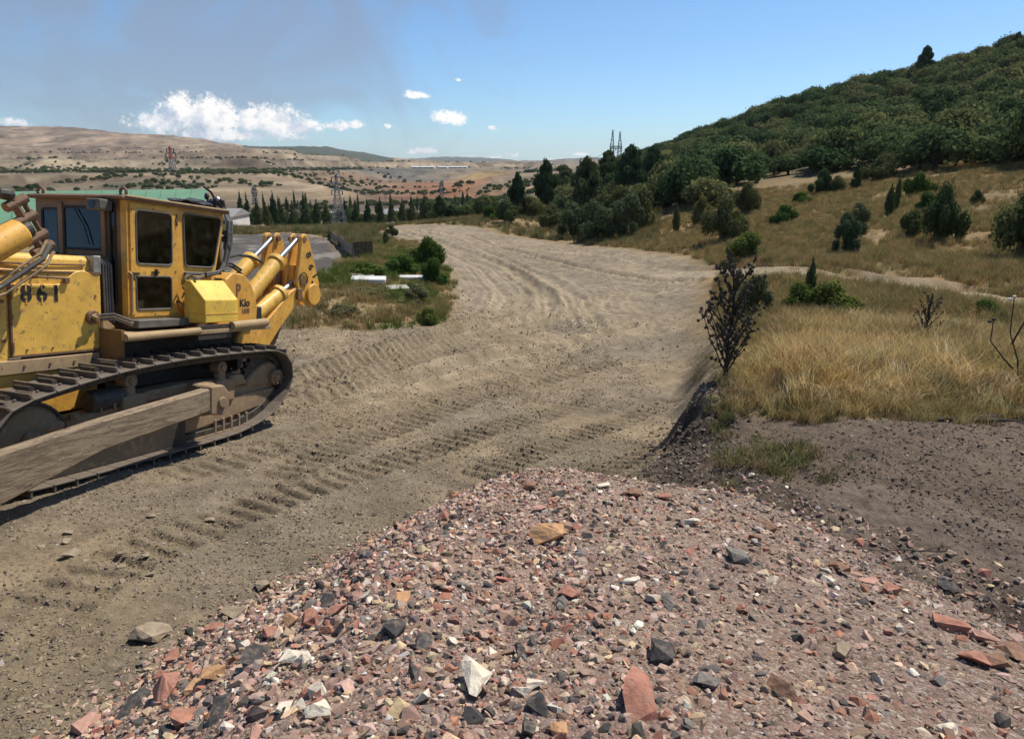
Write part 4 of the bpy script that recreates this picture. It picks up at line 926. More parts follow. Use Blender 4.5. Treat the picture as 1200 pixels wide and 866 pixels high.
    for k in range(4):
        o_ = k * .03
        MB().tube([(-3.5 - o_, .55 + o_, 3.52), (-3.60 - o_ * .6, .62, 3.40), (-3.55 - o_, .76, 3.2), (-3.50 - o_, .80, 2.9), (-3.40 - o_ * .6, .82, 2.6 - o_), (-3.25, .85, 2.42 + o_ * .3), (-3.0, .86, 2.37 + o_ * .5)], .017 + .004 * (k % 2)).build('hose', M['hose'] if k % 2 else M['rubber'], D)
    MB().ball((-3.56, .74, 3.02), .07, 10, 8, (1, 1, .7)).ball((-3.52, .78, 2.82), .06, 10, 8, (1, 1, 1.6)).ball((-3.55, .70, 2.93), .05, 10, 8).build('hose_coupling', M['darksteel'], D)
    MB().box((-3.22, .786, 2.385), (-2.66, .83, 2.43)).build('pipe_clip', M['hose'], D, .01)
    for k, (c_, rr2) in enumerate((((-2.66, .90, 2.27), .12), ((-2.70, .92, 2.20), .14), ((-2.60, .90, 2.05), .10))):
        MB().tube([(c_[0] + rr2 * math.cos(a_), c_[1] + .02 * math.sin(3 * a_), c_[2] + rr2 * math.sin(a_)) for a_ in np.linspace(.2, 6.0, 20)], .011).build('hose_loop', M['hose'], D)
    for k in range(4):
        o_ = k * .025
        MB().tube([(-2.95, .87, 2.39), (-2.76 - o_, .90, 2.35), (-2.68 - o_, .92, 2.15), (-2.74 - o_, .93, 1.95), (-2.66 - o_, .92, 1.80), (-2.5 - o_, .90, 1.735 + o_ * .2)], .012).build('hose', M['hose'], D)
    # hoses from the filler down along the sill
    for k in range(3):
        o_ = k * .03
        MB().tube([(-1.38, .70, 1.86 - o_), (-1.52, .80, 1.88 - o_), (-1.68, .90, 1.80 - o_), (-1.9, .93, 1.745 - o_ * .3), (-2.3, .94, 1.72), (-2.6, .94, 1.73)], .014).build('hose', M['hose'] if k != 1 else M['tan'], D)
    for k in range(4):
        MB().tube([(-1.49 - k * .028, .60 + k * .012, 2.56 - k * .01), (-1.53 - k * .028, .63 + k * .012, 2.48), (-1.54 - k * .028, .64 + k * .012, 1.75)], .013).build('pipe', M['hose'], D)
    MB().prism([(-1.41, 1.86), (-1.62, 1.70), (-1.41, 1.68)], .70, .72).build('gusset', T, D)
    # ---- sills, fenders
    MB().box((-2.66, .785, 1.70), (-1.72, .98, 1.80)).build('step_plate', M['hose'], D, .008)
    fd = MB().box((-3.9, .66, 1.60), (-1.45, 1.28, 1.655)).build('fender', M['tan'], D, .006)
    MB().box((-3.9, -1.28, 1.60), (-1.45, -.66, 1.655)).build('fender', M['tan'], D, .006)
    MB().tube([(-1.27, 1.27, 1.63), (-2.42, 1.29, 1.655)], .047, 12).build('fender_rail', T, fd)
    MB().tube([(-3.03, 1.29, 1.69), (-3.78, 1.29, 1.71)], .062, 12).build('fender_rail', T, fd)
    MB().box((-3.05, 1.22, 1.52), (-2.42, 1.27, 1.72)).build('fender_skirt', M['darksteel'], fd, .004)
    MB().box((-3.8, .66, .9), (-1.45, .72, 1.6)).build('inner_side_plate', M['darksteel'], D)
    MB().box((-1.45, .62, 1.22), (-1.41, 1.05, 1.70)).build('fender_bracket', M['cabdark'], D)
    bx = MB().prism([(.90, 1.73), (1.27, 1.75), (1.265, 2.06), (1.01, 2.32), (.90, 2.32)], -3.19, -2.55, 'yz').build('battery_box', M['lemon'], D, .008)
    MB().box((-3.195, 1.02, 1.86), (-2.545, 1.272, 1.875)).build('lid_seam', M['yellow2'], bx)
    MB().ball((-2.63, 1.03, 2.335), .03, 8, 6, (1, 1, .5)).build('lid_clip', M['rubber'], bx)
    tank = MB().prism([(-3.22, 1.66), (-4.08, 1.66), (-4.10, 1.90), (-4.05, 2.12), (-3.93, 2.30), (-3.80, 2.42), (-3.55, 2.44), (-3.40, 2.34), (-3.26, 2.1)], -.6, .86, 'xz').build('hydraulic_tank', Y2, D, .03, seg=3)
    stencil('P', .26, M['rustbrown'], tank, (-3.66, .8635, 2.17), (-1, 0, 0), (0, 0, 1), 'painted_letter', .8)
    stencil('Kio', .16, M['blackpaint'], tank, (-3.80, .8635, 1.975), (-1, 0, .02), (0, 0, 1), 'painted_letters', 1.0)
    stencil('1505', .10, M['rustbrown'], tank, (-3.82, .8635, 1.85), (-1, 0, .02), (0, 0, 1), 'painted_letters', .95)
    MB().box((-4.25, -.55, 1.2), (-3.9, .60, 1.62)).build('rear_case', M['darksteel'], D, .01)
    MB().cyl((-3.9, .35, 1.35), (-3.9, .80, 1.35), .2, seg=22).build('drive_housing', Y2, D, .02)
    MB().box((-4.38, .50, 1.68), (-4.16, .72, 1.90)).build('valve_block', M['rubber'], D, .015)
    for a_, b_ in (((-3.45, .2, 2.42), (-4.4, .35, 2.38)), ((-3.45, .4, 2.45), (-4.3, .1, 2.3)), ((-3.5, .5, 2.45), (-4.9, .3, 2.62)), ((-3.6, .1, 2.4), (-5.0, -.2, 2.45))):
        a_, b_ = Vector(a_), Vector(b_); m_ = (a_ + b_) / 2 + Vector((0, 0, .18))
        MB().tube([a_, a_.lerp(m_, .6) + Vector((0, 0, .06)), m_, m_.lerp(b_, .5) + Vector((0, 0, .04)), b_], .02).build('ripper_hose', M['rubber'], D)
    MB().box((-4.5, -.5, 1.6), (-4.05, .3, 2.2)).build('winch_case', M['rustbrown'], D, .06, seg=2)
    # ---- ripper
    rp = MB().box((-5.95, -.30, 2.0), (-5.75, .30, 2.6)).build('ripper', Y2, D, .02)
    def bracket(y0, y1):
        P_ = [(-5.80, 3.12), (-5.86, 3.18), (-5.95, 3.18), (-6.03, 3.1), (-6.16, 2.80), (-6.27, 2.5), (-6.36, 2.3), (-6.37, 2.1), (-6.30, 1.92), (-6.16, 1.84), (-6.02, 1.86), (-5.88, 1.97), (-5.72, 2.14), (-5.66, 2.3), (-5.72, 2.55), (-5.76, 2.8)]
        return MB().plate(P_, [], y0, y1).build('ripper_bracket', Y2, rp, .015)
    b1 = bracket(.36, .44); bracket(.16, .20); bracket(-.44, -.36); bracket(-.20, -.16)
    MB().cyl((-6.13, .44, 2.07), (-6.13, .50, 2.07), .20, seg=28).build('hinge_boss', Y2, b1, .012)
    MB().cyl((-5.84, .44, 2.33), (-5.84, .46, 2.33), .10, seg=20).build('pin_cap', M['cabdark'], b1, .01)
    MB().tube([(-5.83 + .12 * math.cos(a_), .462, 2.35 + .12 * math.sin(a_)) for a_ in np.linspace(.3, 4.4, 12)], .012).build('painted_arrow', M['blackpaint'], b1)
    MB().cyl((-6.13, .44, 2.30), (-6.13, .444, 2.30), .03, seg=14).build('lube_hole', M['blackpaint'], b1)
    for ch, x, z in (('8', -6.0, 2.80), ('6', -6.08, 2.58), ('1', -6.20, 2.42)):
        stencil(ch, .21, M['blackpaint'], b1, (x, .4425, z), (-.42, 0, -.91), (-.91, 0, .42))
    for y in (.28, -.28):
        MB().cyl((-5.88, y - .17, 3.08), (-5.88, y + .17, 3.08), .05, seg=14).build('ripper_pin', M['rustbrown'], rp)
        def cyl(a, b, c, r, nm):
            a, b, c = [Vector((q[0], y, q[1])) for q in (a, b, c)]; d = (b - a).normalized()
            o = MB().cyl(a, b, r, seg=24).build(nm, M['yellow'], D, .012, smooth=True)
            MB().cyl(b - d * .10, b, r * 1.22, seg=24).build('cylinder_head', M['yellow'], o, .01)
            MB().cyl(b, c, r * .36, seg=16).build('cylinder_rod', M['chrome'], o, smooth=True)
            MB().cyl(a - d * .12, a, r * .6, seg=14).build('cylinder_foot', M['yellow2'], o, .01)
        cyl((-4.55, 2.02), (-5.34, 2.68), (-5.88, 3.08), .135, 'tilt_cylinder')
        cyl((-4.55, 1.64), (-5.42, 2.10), (-5.80, 2.32), .135, 'lift_cylinder')
        MB().prism([(-4.55, 1.28), (-4.86, 1.10), (-5.15, 1.40), (-5.78, 1.98), (-5.95, 1.92), (-6.05, 2.2), (-5.75, 2.24), (-5.52, 2.12), (-4.72, 1.50)], y + .02, y + .14 if y > 0 else y - .10, 'xz').build('ripper_arm', Y2, rp, .012)
    MB().box((-5.80, .43, 1.98), (-5.66, .47, 2.18)).build('arm_bolts', M['rustbrown'], rp, .01)
    MB().prism([(-6.1, 2.5), (-5.72, 2.5), (-5.55, 1.9), (-5.30, 1.3), (-5.05, .92), (-4.86, .78), (-5.0, .74), (-5.35, .86), (-5.65, 1.25), (-5.95, 1.8)], -.05, .05, 'xz').build('ripper_shank', M['rustbrown'], rp, .012)
    MB().box((-4.62, -.45, 1.0), (-4.2, .45, 1.5)).build('ripper_mount', Y2, D, .02)
    MB().box((-6.5, -.52, 1.6), (-6.3, .52, 1.9)).build('ripper_beam', Y2, rp, .02) if False else None
    # ---- undercarriage, both sides
    prof = [(-.10, .07), (-2.6, .07), (-3.2, .11), (-3.7, .22), (-4.02, .40), (-4.24, .63), (-4.32, .86), (-4.26, 1.09), (-4.08, 1.26), (-3.8, 1.335), (-3.0, 1.365), (-2.0, 1.365), (-1.0, 1.30), (0, 1.14), (.28, 1.02), (.44, .82), (.50, .60), (.43, .36), (.24, .16)]
    def spline(P_, n):
        P_ = [Vector((a, b)) for a, b in P_]; out = []
        for i in range(len(P_)):
            p0, p1, p2, p3 = P_[i - 1], P_[i], P_[(i + 1) % len(P_)], P_[(i + 2) % len(P_)]
            for k in range(n):
                t = k / n; out.append(.5 * ((2 * p1) + (p2 - p0) * t + (2 * p0 - 5 * p1 + 4 * p2 - p3) * t * t + (3 * p1 - p0 - 3 * p2 + p3) * t ** 3))
        return out
    path = spline(prof, 12); L_ = [0]
    for i in range(len(path)): L_.append(L_[-1] + (path[(i + 1) % len(path)] - path[i]).length)
    tot = L_[-1]; nsh = round(tot / .2604); pit = tot / nsh
    def at(s):
        s %= tot
        i = max(0, int(np.searchsorted(L_, s, side='right')) - 1); i = min(i, len(path) - 1); a, b = path[i], path[(i + 1) % len(path)]
        return a.lerp(b, (s - L_[i]) / max(1e-6, L_[i + 1] - L_[i]))
    # start so that grouser tips fall on x = 0, -.26, ... on the top run
    s0 = min((abs(p.x) + (0 if p.y > 1 else 9), L_[i]) for i, p in enumerate(path))[1]
    shoe_m = MB().box((-pit * .49, -.305, -.012), (pit * .47, .305, .010)).box((-pit * .49, -.30, .010), (-pit * .49 + .028, .30, .075)).box((pit * .40, -.29, .008), (pit * .47, .29, .022))
    for yb in (-.14, .14):
        for xb in (-.04, .06): shoe_m.cyl((xb, yb, .008), (xb, yb, .03), .018, seg=6)
    tmpl = shoe_m.build('track_shoe', M['tracksteel'], None, .004)
    link_m = MB().prism([(-.145, -.055), (.145, -.055), (.16, 0), (.13, .05), (-.13, .05), (-.16, 0)], -.02, .02).build('track_link', M['darksteel'], None, .006)
    tm, lm = tmpl.data, link_m.data; bpy.data.objects.remove(tmpl); bpy.data.objects.remove(link_m)
    for sgn in (1, -1):
        yc = sgn * 1.13
        pin = MB()
        for k in range(nsh):
            p = at(s0 + (k + .5) * pit); pin.cyl((p.x, yc - .12, p.y), (p.x, yc + .12, p.y), .03, seg=8)
        tr = pin.build('crawler_track', M['darksteel'], D); tr['kind'] = 'stuff'
        for k in range(nsh):
            a, b = at(s0 + k * pit), at(s0 + (k + 1) * pit); d = (b - a).normalized(); nrm = Vector((d.y, -d.x)); c = (a + b) / 2
            # outward normal (path runs rearward along the bottom)
            out = nrm if (c - Vector((-2, .7))).dot(nrm) > 0 else -nrm
            X_ = Vector((d.x, 0, d.y)); Z_ = Vector((out.x, 0, out.y)); Y_ = Z_.cross(X_)
            for nm, me, off, ys in (('track_shoe', tm, .0, (0,)), ('track_link', lm, -.065, (-.09, .09))):
                for yo in ys:
                    o = bpy.data.objects.new(nm, me); COL.objects.link(o); o.parent = tr
                    q = Vector((c.x, yc + yo, c.y)) + Z_ * (off - .055 if nm == 'track_shoe' else off - .055)
                    o.matrix_local = Matrix(((X_.x, Y_.x, Z_.x, q.x), (X_.y, Y_.y, Z_.y, q.y), (X_.z, Y_.z, Z_.z, q.z), (0, 0, 0, 1)))
        MS, MD = M['mudsteel'], M['darksteel']; s_ = sgn
        def bx2(a, b): return (a[0], min(s_ * a[1], s_ * b[1]), a[2]), (b[0], max(s_ * a[1], s_ * b[1]), b[2])
        def pr(P_, y0, y1, nm, mt, bv=.01, par=D): return MB().prism(P_, min(s_ * y0, s_ * y1), max(s_ * y0, s_ * y1), 'xz').build(nm, mt, par, bv)
        fr = pr([(-.15, .45), (-.2, .66), (-.55, .76), (-1.2, .80), (-3.1, .80), (-3.3, .77), (-4.35, .74), (-4.40, .55), (-4.2, .36), (-3.9, .28), (-3.4, .24), (-.4, .24)], .96, 1.19, 'track_frame', MS, .015)
        # sloping dusty cover between the two posts, rear cover and hub hump
        pr([(-1.6, .80), (-1.58, .93), (-2.2, .95), (-2.73, .93), (-2.76, .80)], .98, 1.23, 'frame_cover', MS, .012, fr)
        pr([(-3.05, .78), (-3.05, .96), (-3.32, .95), (-3.42, .80)], .98, 1.24, 'frame_cover', MS, .012, fr)
        hump = [(-3.38, .72), (-3.45, .86)] + [(-3.98 + .27 * math.cos(R_(a)), .82 + .25 * math.sin(R_(a))) for a in range(20, 181, 16)][::1][::-1][::-1] + [(-4.36, .70)]
        hump = [(-3.40, .72), (-3.46, .86), (-3.62, .97), (-3.80, 1.05), (-3.98, 1.07), (-4.14, 1.01), (-4.25, .88), (-4.28, .70)]
        pr(hump, 1.0, 1.21, 'final_drive_case', MS, .025, fr)
        hub = MB().cyl((-4.05, s_ * 1.20, .83), (-4.05, s_ * 1.30, .81), .125, seg=20).build('drive_hub', MS, fr, .02)
        for k in range(6): MB().cyl((-4.05 + .08 * math.cos(k * 1.047), s_ * 1.30, .81 + .08 * math.sin(k * 1.047)), (-4.05 + .08 * math.cos(k * 1.047), s_ * 1.33, .81 + .08 * math.sin(k * 1.047)), .022, seg=6).build('hub_bolt', M['rustbrown'], hub)
        pr([(-4.14, .60), (-4.44, .62), (-4.44, .80), (-4.30, .80), (-4.16, .70)], 1.0, 1.20, 'rear_frame_end', MS, .012, fr)
        # lower guard with pockets showing the rollers
        gd = pr([(-2.2, .26), (-4.2, .46), (-4.35, .52), (-4.40, .66), (-2.2, .62)], 1.195, 1.235, 'guard_or_shade_panel', MS, .01)
        for k in range(5): MB().box(*bx2((-3.42 + k * .16, 1.18, .12), (-3.37 + k * .16, 1.25, .36)), ).build('guard_rib', MS, gd, .01)
        pr([(-2.2, .10), (-3.3, .13), (-3.4, .18), (-2.2, .16)], 1.2, 1.25, 'guard_lip', MS, .006, gd)
        pr([(-.3, .13), (-2.2, .13), (-2.2, .48), (-.3, .48)], 1.22, 1.25, 'guard_or_shade_panel', M['darksteel'], .01)  # dark panel added to stand in for the shade over the rollers
        for k in range(7): MB().cyl((-.55 - k * .47, yc - .09, .22), (-.55 - k * .47, yc + .09, .22), .12, seg=20).cyl((-.55 - k * .47, yc + s_ * .05, .22), (-.55 - k * .47, yc + s_ * .08, .22), .15, seg=20).build('track_roller', MD, D, .01)
        idl = MB().cyl((-.10, yc - .09, .60), (-.10, yc + .09, .60), .42, seg=40).cyl((-.10, yc + s_ * .09, .60), (-.10, yc + s_ * .12, .60), .36, seg=36).cyl((-.10, yc - .13, .60), (-.10, yc + .15, .60), .12, seg=20).build('idler_wheel', M['mudsteel'], D, .02, smooth=True)
        MB().tube([(-.10 + .405 * math.cos(a_), yc + s_ * .10, .60 + .405 * math.sin(a_)) for a_ in np.linspace(0, 6.2832, 41)[:-1]], .022, 6, True).build('idler_rim', MD, idl)
        sp = MB(); 
        for k in range(26):
            a_ = k * 2 * math.pi / 26; c_, z_ = math.cos(a_), math.sin(a_)
            sp.prism([(-3.82 + .40 * math.cos(a_ - .07), .80 + .40 * math.sin(a_ - .07)), (-3.82 + .455 * math.cos(a_ - .03), .80 + .455 * math.sin(a_ - .03)), (-3.82 + .455 * math.cos(a_ + .03), .80 + .455 * math.sin(a_ + .03)), (-3.82 + .40 * math.cos(a_ + .07), .80 + .40 * math.sin(a_ + .07))], yc - .035, yc + .035)
        sp.cyl((-3.82, yc - .04, .80), (-3.82, yc + .04, .80), .41, seg=40); sp.build('sprocket', MD, D)
        for x in (-1.38, -2.92):   # carrier roller posts with capped pins
            z0 = .80 if x > -2 else .78
            po = MB().box(*bx2((x - .20, 1.02, .60), (x + .16, 1.27, .92))).build('carrier_post', MS, fr, .02)
            MB().cyl((x, s_ * 1.16, .84), (x, s_ * 1.16, 1.02), .09, .08, seg=16).build('post_neck', MS, po, .01)
            MB().cyl((x, s_ * 1.06, 1.09), (x, s_ * 1.235, 1.09), .092, seg=18).cyl((x, s_ * 1.235, 1.09), (x, s_ * 1.26, 1.09), .05, seg=12).build('post_cap', M['mudsteel'], po, .018, smooth=True)
            MB().cyl((x, yc - .2, 1.13), (x, s_ * 1.06, 1.13), .10, seg=20).build('carrier_roller', MD, po)
        MB().cyl((-.85, yc, .90), (-1.3, yc, .90), .13, seg=20).build('recoil_spring_case', MD, fr, .02)
        for i_, (x, r) in enumerate(((-.95, .10), (-1.12, .12))): MB().tube([(x, s_ * (1.13 + r * math.cos(a_)), .80 + r * math.sin(a_)) for a_ in np.linspace(-.3, math.pi + .3, 14)], .016).build('pipe_clamp', MS, fr)
        MB().ball((-.35, s_ * 1.22, .72), .10, 10, 8, (1.6, .6, .7)).ball((-.62, s_ * 1.2, .78), .06, 8, 6, (1.4, .6, .6)).build('caked_mud', M['mudsteel'], fr)
        for x in (-.30, -.42, -.58): MB().cyl((x, s_ * 1.22, .76), (x, s_ * 1.22, .81), .03, seg=6).build('bolt', M['rustbrown'], fr)
        # push arm, ball joint and pivot
        am = MB(); y0, y1 = s_ * 1.60, s_ * 1.75
        secs = [(-2.17, .645, .95, 0), (-.45, .505, .84, .10), (.70, .27, .755, .22), (2.1, .02, .62, .30)]
        vs = []
        for x, a, b, yo_ in secs: yy = s_ * yo_; vs += [(x, y0 + yy, a), (x, y1 + yy, a), (x, y1 + yy, b), (x, y0 + yy, b)]
        fs = [[0, 1, 2, 3], [12, 15, 14, 13]]
        for i in range(3):
            for k in range(4): a = i * 4 + k; b = i * 4 + (k + 1) % 4; fs.append([a, b, b + 4, a + 4])
        arm = am.add(vs, fs).build('push_arm', M['armmud'], D, .02)
        MB().prism([(-2.10, .60), (-2.10, .98), (-2.34, .97), (-2.45, .85), (-2.45, .66), (-2.34, .56)], min(s_ * 1.5, s_ * 1.77), max(s_ * 1.5, s_ * 1.77)).build('arm_yoke', MS, arm, .02)
        MB().cyl((-2.30, s_ * 1.4, .74), (-2.30, s_ * 1.80, .74), .075, seg=18).build('trunnion_pin', MS, arm, .012)
        MB().box(*bx2((-2.5, 1.2, .52), (-2.25, 1.5, .95))).build('trunnion_block', MS, fr, .02)
        # blade lift cylinder at the hood side
        e0 = Vector((-.42, s_ * .93, 2.86)); d = Vector((.86, 0, -.51)).normalized(); e0 = e0 - d * .0
        e0 = Vector((-.34, s_ * .90, 2.80))
        lc = MB().cyl(e0, e0 + d * 1.5, .155, seg=32).build('blade_lift_cylinder', M['yellow2'], D, .025, smooth=True)
        MB().cyl(e0 + d * 1.5, e0 + d * 2.35, .05, seg=14).build('cylinder_rod', M['chrome'], lc)
        up = Vector((.51, 0, .86)); bb = MB()
        bb.tube([e0 - d * .09 + up * .36, e0 - d * .09 - up * .30], .045, 8); bb.tube([e0 - d * .19 + up * .30, e0 - d * .19 - up * .36], .028, 8)
        bb.build('pipe_manifold', M['rustbrown'], lc)
        for q in (.28, .1, -.12, -.26): MB().cyl(e0 - d * .24 + up * q, e0 + d * .02 + up * q, .055, seg=8).build('pipe_flange', M['rustbrown'], lc, .006)
        MB().ball(e0 - d * .06 + up * .40, .09, 8, 6, (1.2, .8, .7)).build('valve', MD, lc)
        MB().cyl(e0, e0 - d * .10, .09, seg=16).build('cylinder_end', MD, lc, .01)
        for q, r in ((-.26, .031), (-.34, .018), (-.20, .016)):
            MB().tube([e0 - d * .16 + up * (q + .02) + Vector((0, s_ * .06, 0)), e0 + up * (q - .06) + Vector((0, s_ * .08, 0)), e0 + d * .5 + up * (q - .12), e0 + d * 1.2 + up * (q + .02)], r).build('hose', M['hose'] if r > .03 else T, lc)
        MB().box(*bx2((.45, .62, 1.9), (.75, .95, 2.4))).build('cylinder_yoke', Y2, D, .02)
    # blade ahead of the picture edge
    bl = []
    for i in range(9): t = i / 8; bl.append((2.55 - .28 * math.sin(math.pi * t) + .12 * t, -.12 + 1.35 * t))
    MB().prism(bl + [(p[0] - .10, p[1]) for p in bl[::-1]], -2.1, 2.1).build('blade', Y2, D)
    return D
bulldozer()
# ------------------------------------------------------------------ plants
def leaf_quads(rng, lobes, n, size, up=.25, flat=0.):
    """leaf-clump faces spread through lobes: (centre, radii) each; returns verts, faces, per-face random"""
    vol = np.array([r[0] * r[1] * r[2] for _, r in lobes]) ** .67; which = rng.choice(len(lobes), n, p=vol / vol.sum())
    C = np.array([c for c, _ in lobes])[which]; Rr = np.array([r for _, r in lobes])[which]
    d = rng.normal(size=(n, 3)); d /= np.linalg.norm(d, axis=1)[:, None]
    rad = 1 - .5 * rng.uniform(0, 1, n) ** 2.2 + .5 * rng.uniform(0, 1, n) ** 7; P = C + d * Rr * rad[:, None] * (1 + .12 * rng.normal(size=(n, 1)))
    nm = d * 1.1 + .5 * rng.normal(size=(n, 3)); nm[:, 2] += up; nm /= np.linalg.norm(nm, axis=1)[:, None]
    a = np.cross(nm, rng.normal(size=(n, 3))); a /= np.linalg.norm(a, axis=1)[:, None]; b = np.cross(nm, a)
    s = size * rng.uniform(.55, 1.35, (n, 1)); a = a * s; b = b * s * rng.uniform(.45, .8, (n, 1))
    V = np.stack([P - a, P + b, P + a, P - b], 1).reshape(-1, 3); V[:, 2] = np.maximum(V[:, 2], .02)
    return V, np.arange(4 * n).reshape(n, 4), np.repeat((.5 + .28 * rng.normal(size=n) + .3 * (rng.uniform(0, 1, len(lobes))[which] - .5)).clip(0, 1), 4)
def crown_obj(name, rng, lobes, n, size, m, parent=None, **k):
    V, F, va = leaf_quads(rng, lobes, n, size, **k); return mk(name, V, F, m, parent, attrs={'var': ('POINT', va)})
def limbs(rng, h, r, lobes, t0=.25, k=7):
    m = MB(); m.tube([(0, 0, -.3), (rng.normal() * .03 * h, rng.normal() * .03 * h, h * .35), (rng.normal() * .04 * h, rng.normal() * .04 * h, h * .8)], [r * 1.25, r, r * .3], 8)
    for i in range(min(k, len(lobes))):
        c = Vector(lobes[i][0]); z0 = h * (t0 + .4 * rng.uniform()); b = Vector((0, 0, z0)); m.tube([b, b.lerp(c, .5) + Vector((0, 0, -.03 * h)), c], [r * .45, r * .3, r * .1], 5)
    return m
NR = np.random.default_rng(11)
def oak_lobes(rng, n=12, flat=.8):
    L = []
    for i in range(n):
        a = rng.uniform(0, 6.28); q = rng.uniform(.1, .68); z = .30 + .42 * (1 - q * q) * rng.uniform(.7, 1.15)
        s = rng.uniform(.24, .40); L.append(((q * math.cos(a), q * math.sin(a), z), (s, s, s * flat)))
    L.append(((0, 0, .72), (.36, .36, .26))); return L
def bush_lobes(rng, n=9):
    L = []
    for i in range(n):
        a = rng.uniform(0, 6.28); q = rng.uniform(.0, .7); s = rng.uniform(.15, .33); L.append(((q * math.cos(a) * 1.1, q * math.sin(a) * 1.1, s * .8 + rng.uniform(0, .8 - .6 * q)), (s, s, s * .9)))
    return L
def column_lobes(rng, tip=1.):
    L = []
    for i in range(9): t = i / 8; w_ = .42 * (math.sin(math.pi * (.18 + .78 * t)) ** .8); L.append(((rng.normal() * .05, rng.normal() * .05, .1 + .82 * t), (w_, w_, .13)))
    return L
def cone_lobes(rng, n=11):
    L = []
    for i in range(n):
        t = i / (n - 1); w_ = .5 * (1 - t) ** .85 + .03
        for k in range(3 if t < .8 else 1):
            a = rng.uniform(0, 6.28); q = w_ * .45 if t < .8 else 0; L.append(((q * math.cos(a), q * math.sin(a), .10 + .86 * t), (w_ * .62, w_ * .62, .055)))
    return L
def pine_lobes(rng, n=13):
    L = []
    for i in range(n):
        t = i / (n - 1); w_ = .42 * (1 - abs(t - .35) * 1.05); a = i * 2.4 + rng.uniform(-.4, .4); s = rng.uniform(.17, .27) * (1.15 - .5 * t)
        L.append(((w_ * math.cos(a), w_ * math.sin(a), .34 + .58 * t), (s, s, s * .42)))
    L.append(((0, 0, .93), (.13, .13, .08))); return L
# prototypes: unit radius ~1 wide (x,y in [-1,1]), unit height
PROTO = {}
def proto(key, gen, n, leaf, m, kind, num, trunk=True, tr=.05, sy=1.):
    out = []
    for i in range(num):
        rng = np.random.default_rng(abs(hash(key)) % 1000 + 31 * i) if False else np.random.default_rng(sum(map(ord, key)) + 31 * i)
        L = gen(rng); r = empty(key); COL.objects.unlink(r)
        c = crown_obj('crown' if trunk else 'foliage', rng, L, n, leaf, m, r); COL.objects.unlink(c)
        t = limbs(rng, 1, tr, [((q[0][0], q[0][1], q[0][2]), q[1]) for q in L]).build('trunk' if trunk else 'stems', M['bark'], r); COL.objects.unlink(t)
        out.append((r, c, t))
    PROTO[key] = out
proto('oak_tree', lambda g: oak_lobes(g, 15), 4200, .058, M['oak'], 0, 6)
proto('pine_tree', pine_lobes, 5200, .05, M['pine'], 0, 4, tr=.035)
proto('spruce_tree', cone_lobes, 2600, .06, M['pine'], 0, 3, tr=.03)
proto('juniper_tree', column_lobes, 6000, .05, M['juniper'], 0, 3, tr=.06)
proto('juniper_bush', lambda g: bush_lobes(g, 15), 8000, .046, M['juniper'], 0, 4, False, tr=.05)
proto('green_bush', lambda g: bush_lobes(g, 13), 8000, .046, M['green'], 0, 3, False, tr=.05)
proto('sage_bush', lambda g: bush_lobes(g, 12), 7000, .042, M['sage'], 0, 3, False, tr=.04)
proto('brown_bush', bush_lobes, 3800, .065, M['brownleaf'], 0, 2, False, tr=.05)
def plant(kind, x, y, z, w_, h_, label, cat, group=None, v=None, parts=True, tilt=.03):
    r, c, t = PROTO[kind][(v if v is not None else rr_.randrange(99)) % len(PROTO[kind])]
    rz = rr_.uniform(0, 6.28); e = (rr_.uniform(-tilt, tilt), rr_.uniform(-tilt, tilt), rz)
    if parts:
        o = empty(kind, (x, y, z)); o.scale = (w_ / 2, w_ / 2, h_); o.rotation_euler = e
        for q in (c, t): d = q.copy(); COL.objects.link(d); d.parent = o
    else:
        o = c.copy(); o.name = kind; o.parent = None; COL.objects.link(o); o.location = (x, y, z); o.scale = (w_ / 2, w_ / 2, h_); o.rotation_euler = e
    return tag(o, label, cat, group)
def plant_px(kind, px, py, wp, hp, label, cat, group=None, v=None, parts=True, sink=.0):
    x, y, t = cast_smooth(px, py); k = t / FPX
    return plant(kind, x, y, gh1(x, y) - sink, wp * k, hp * k, label, cat, group, v, parts)
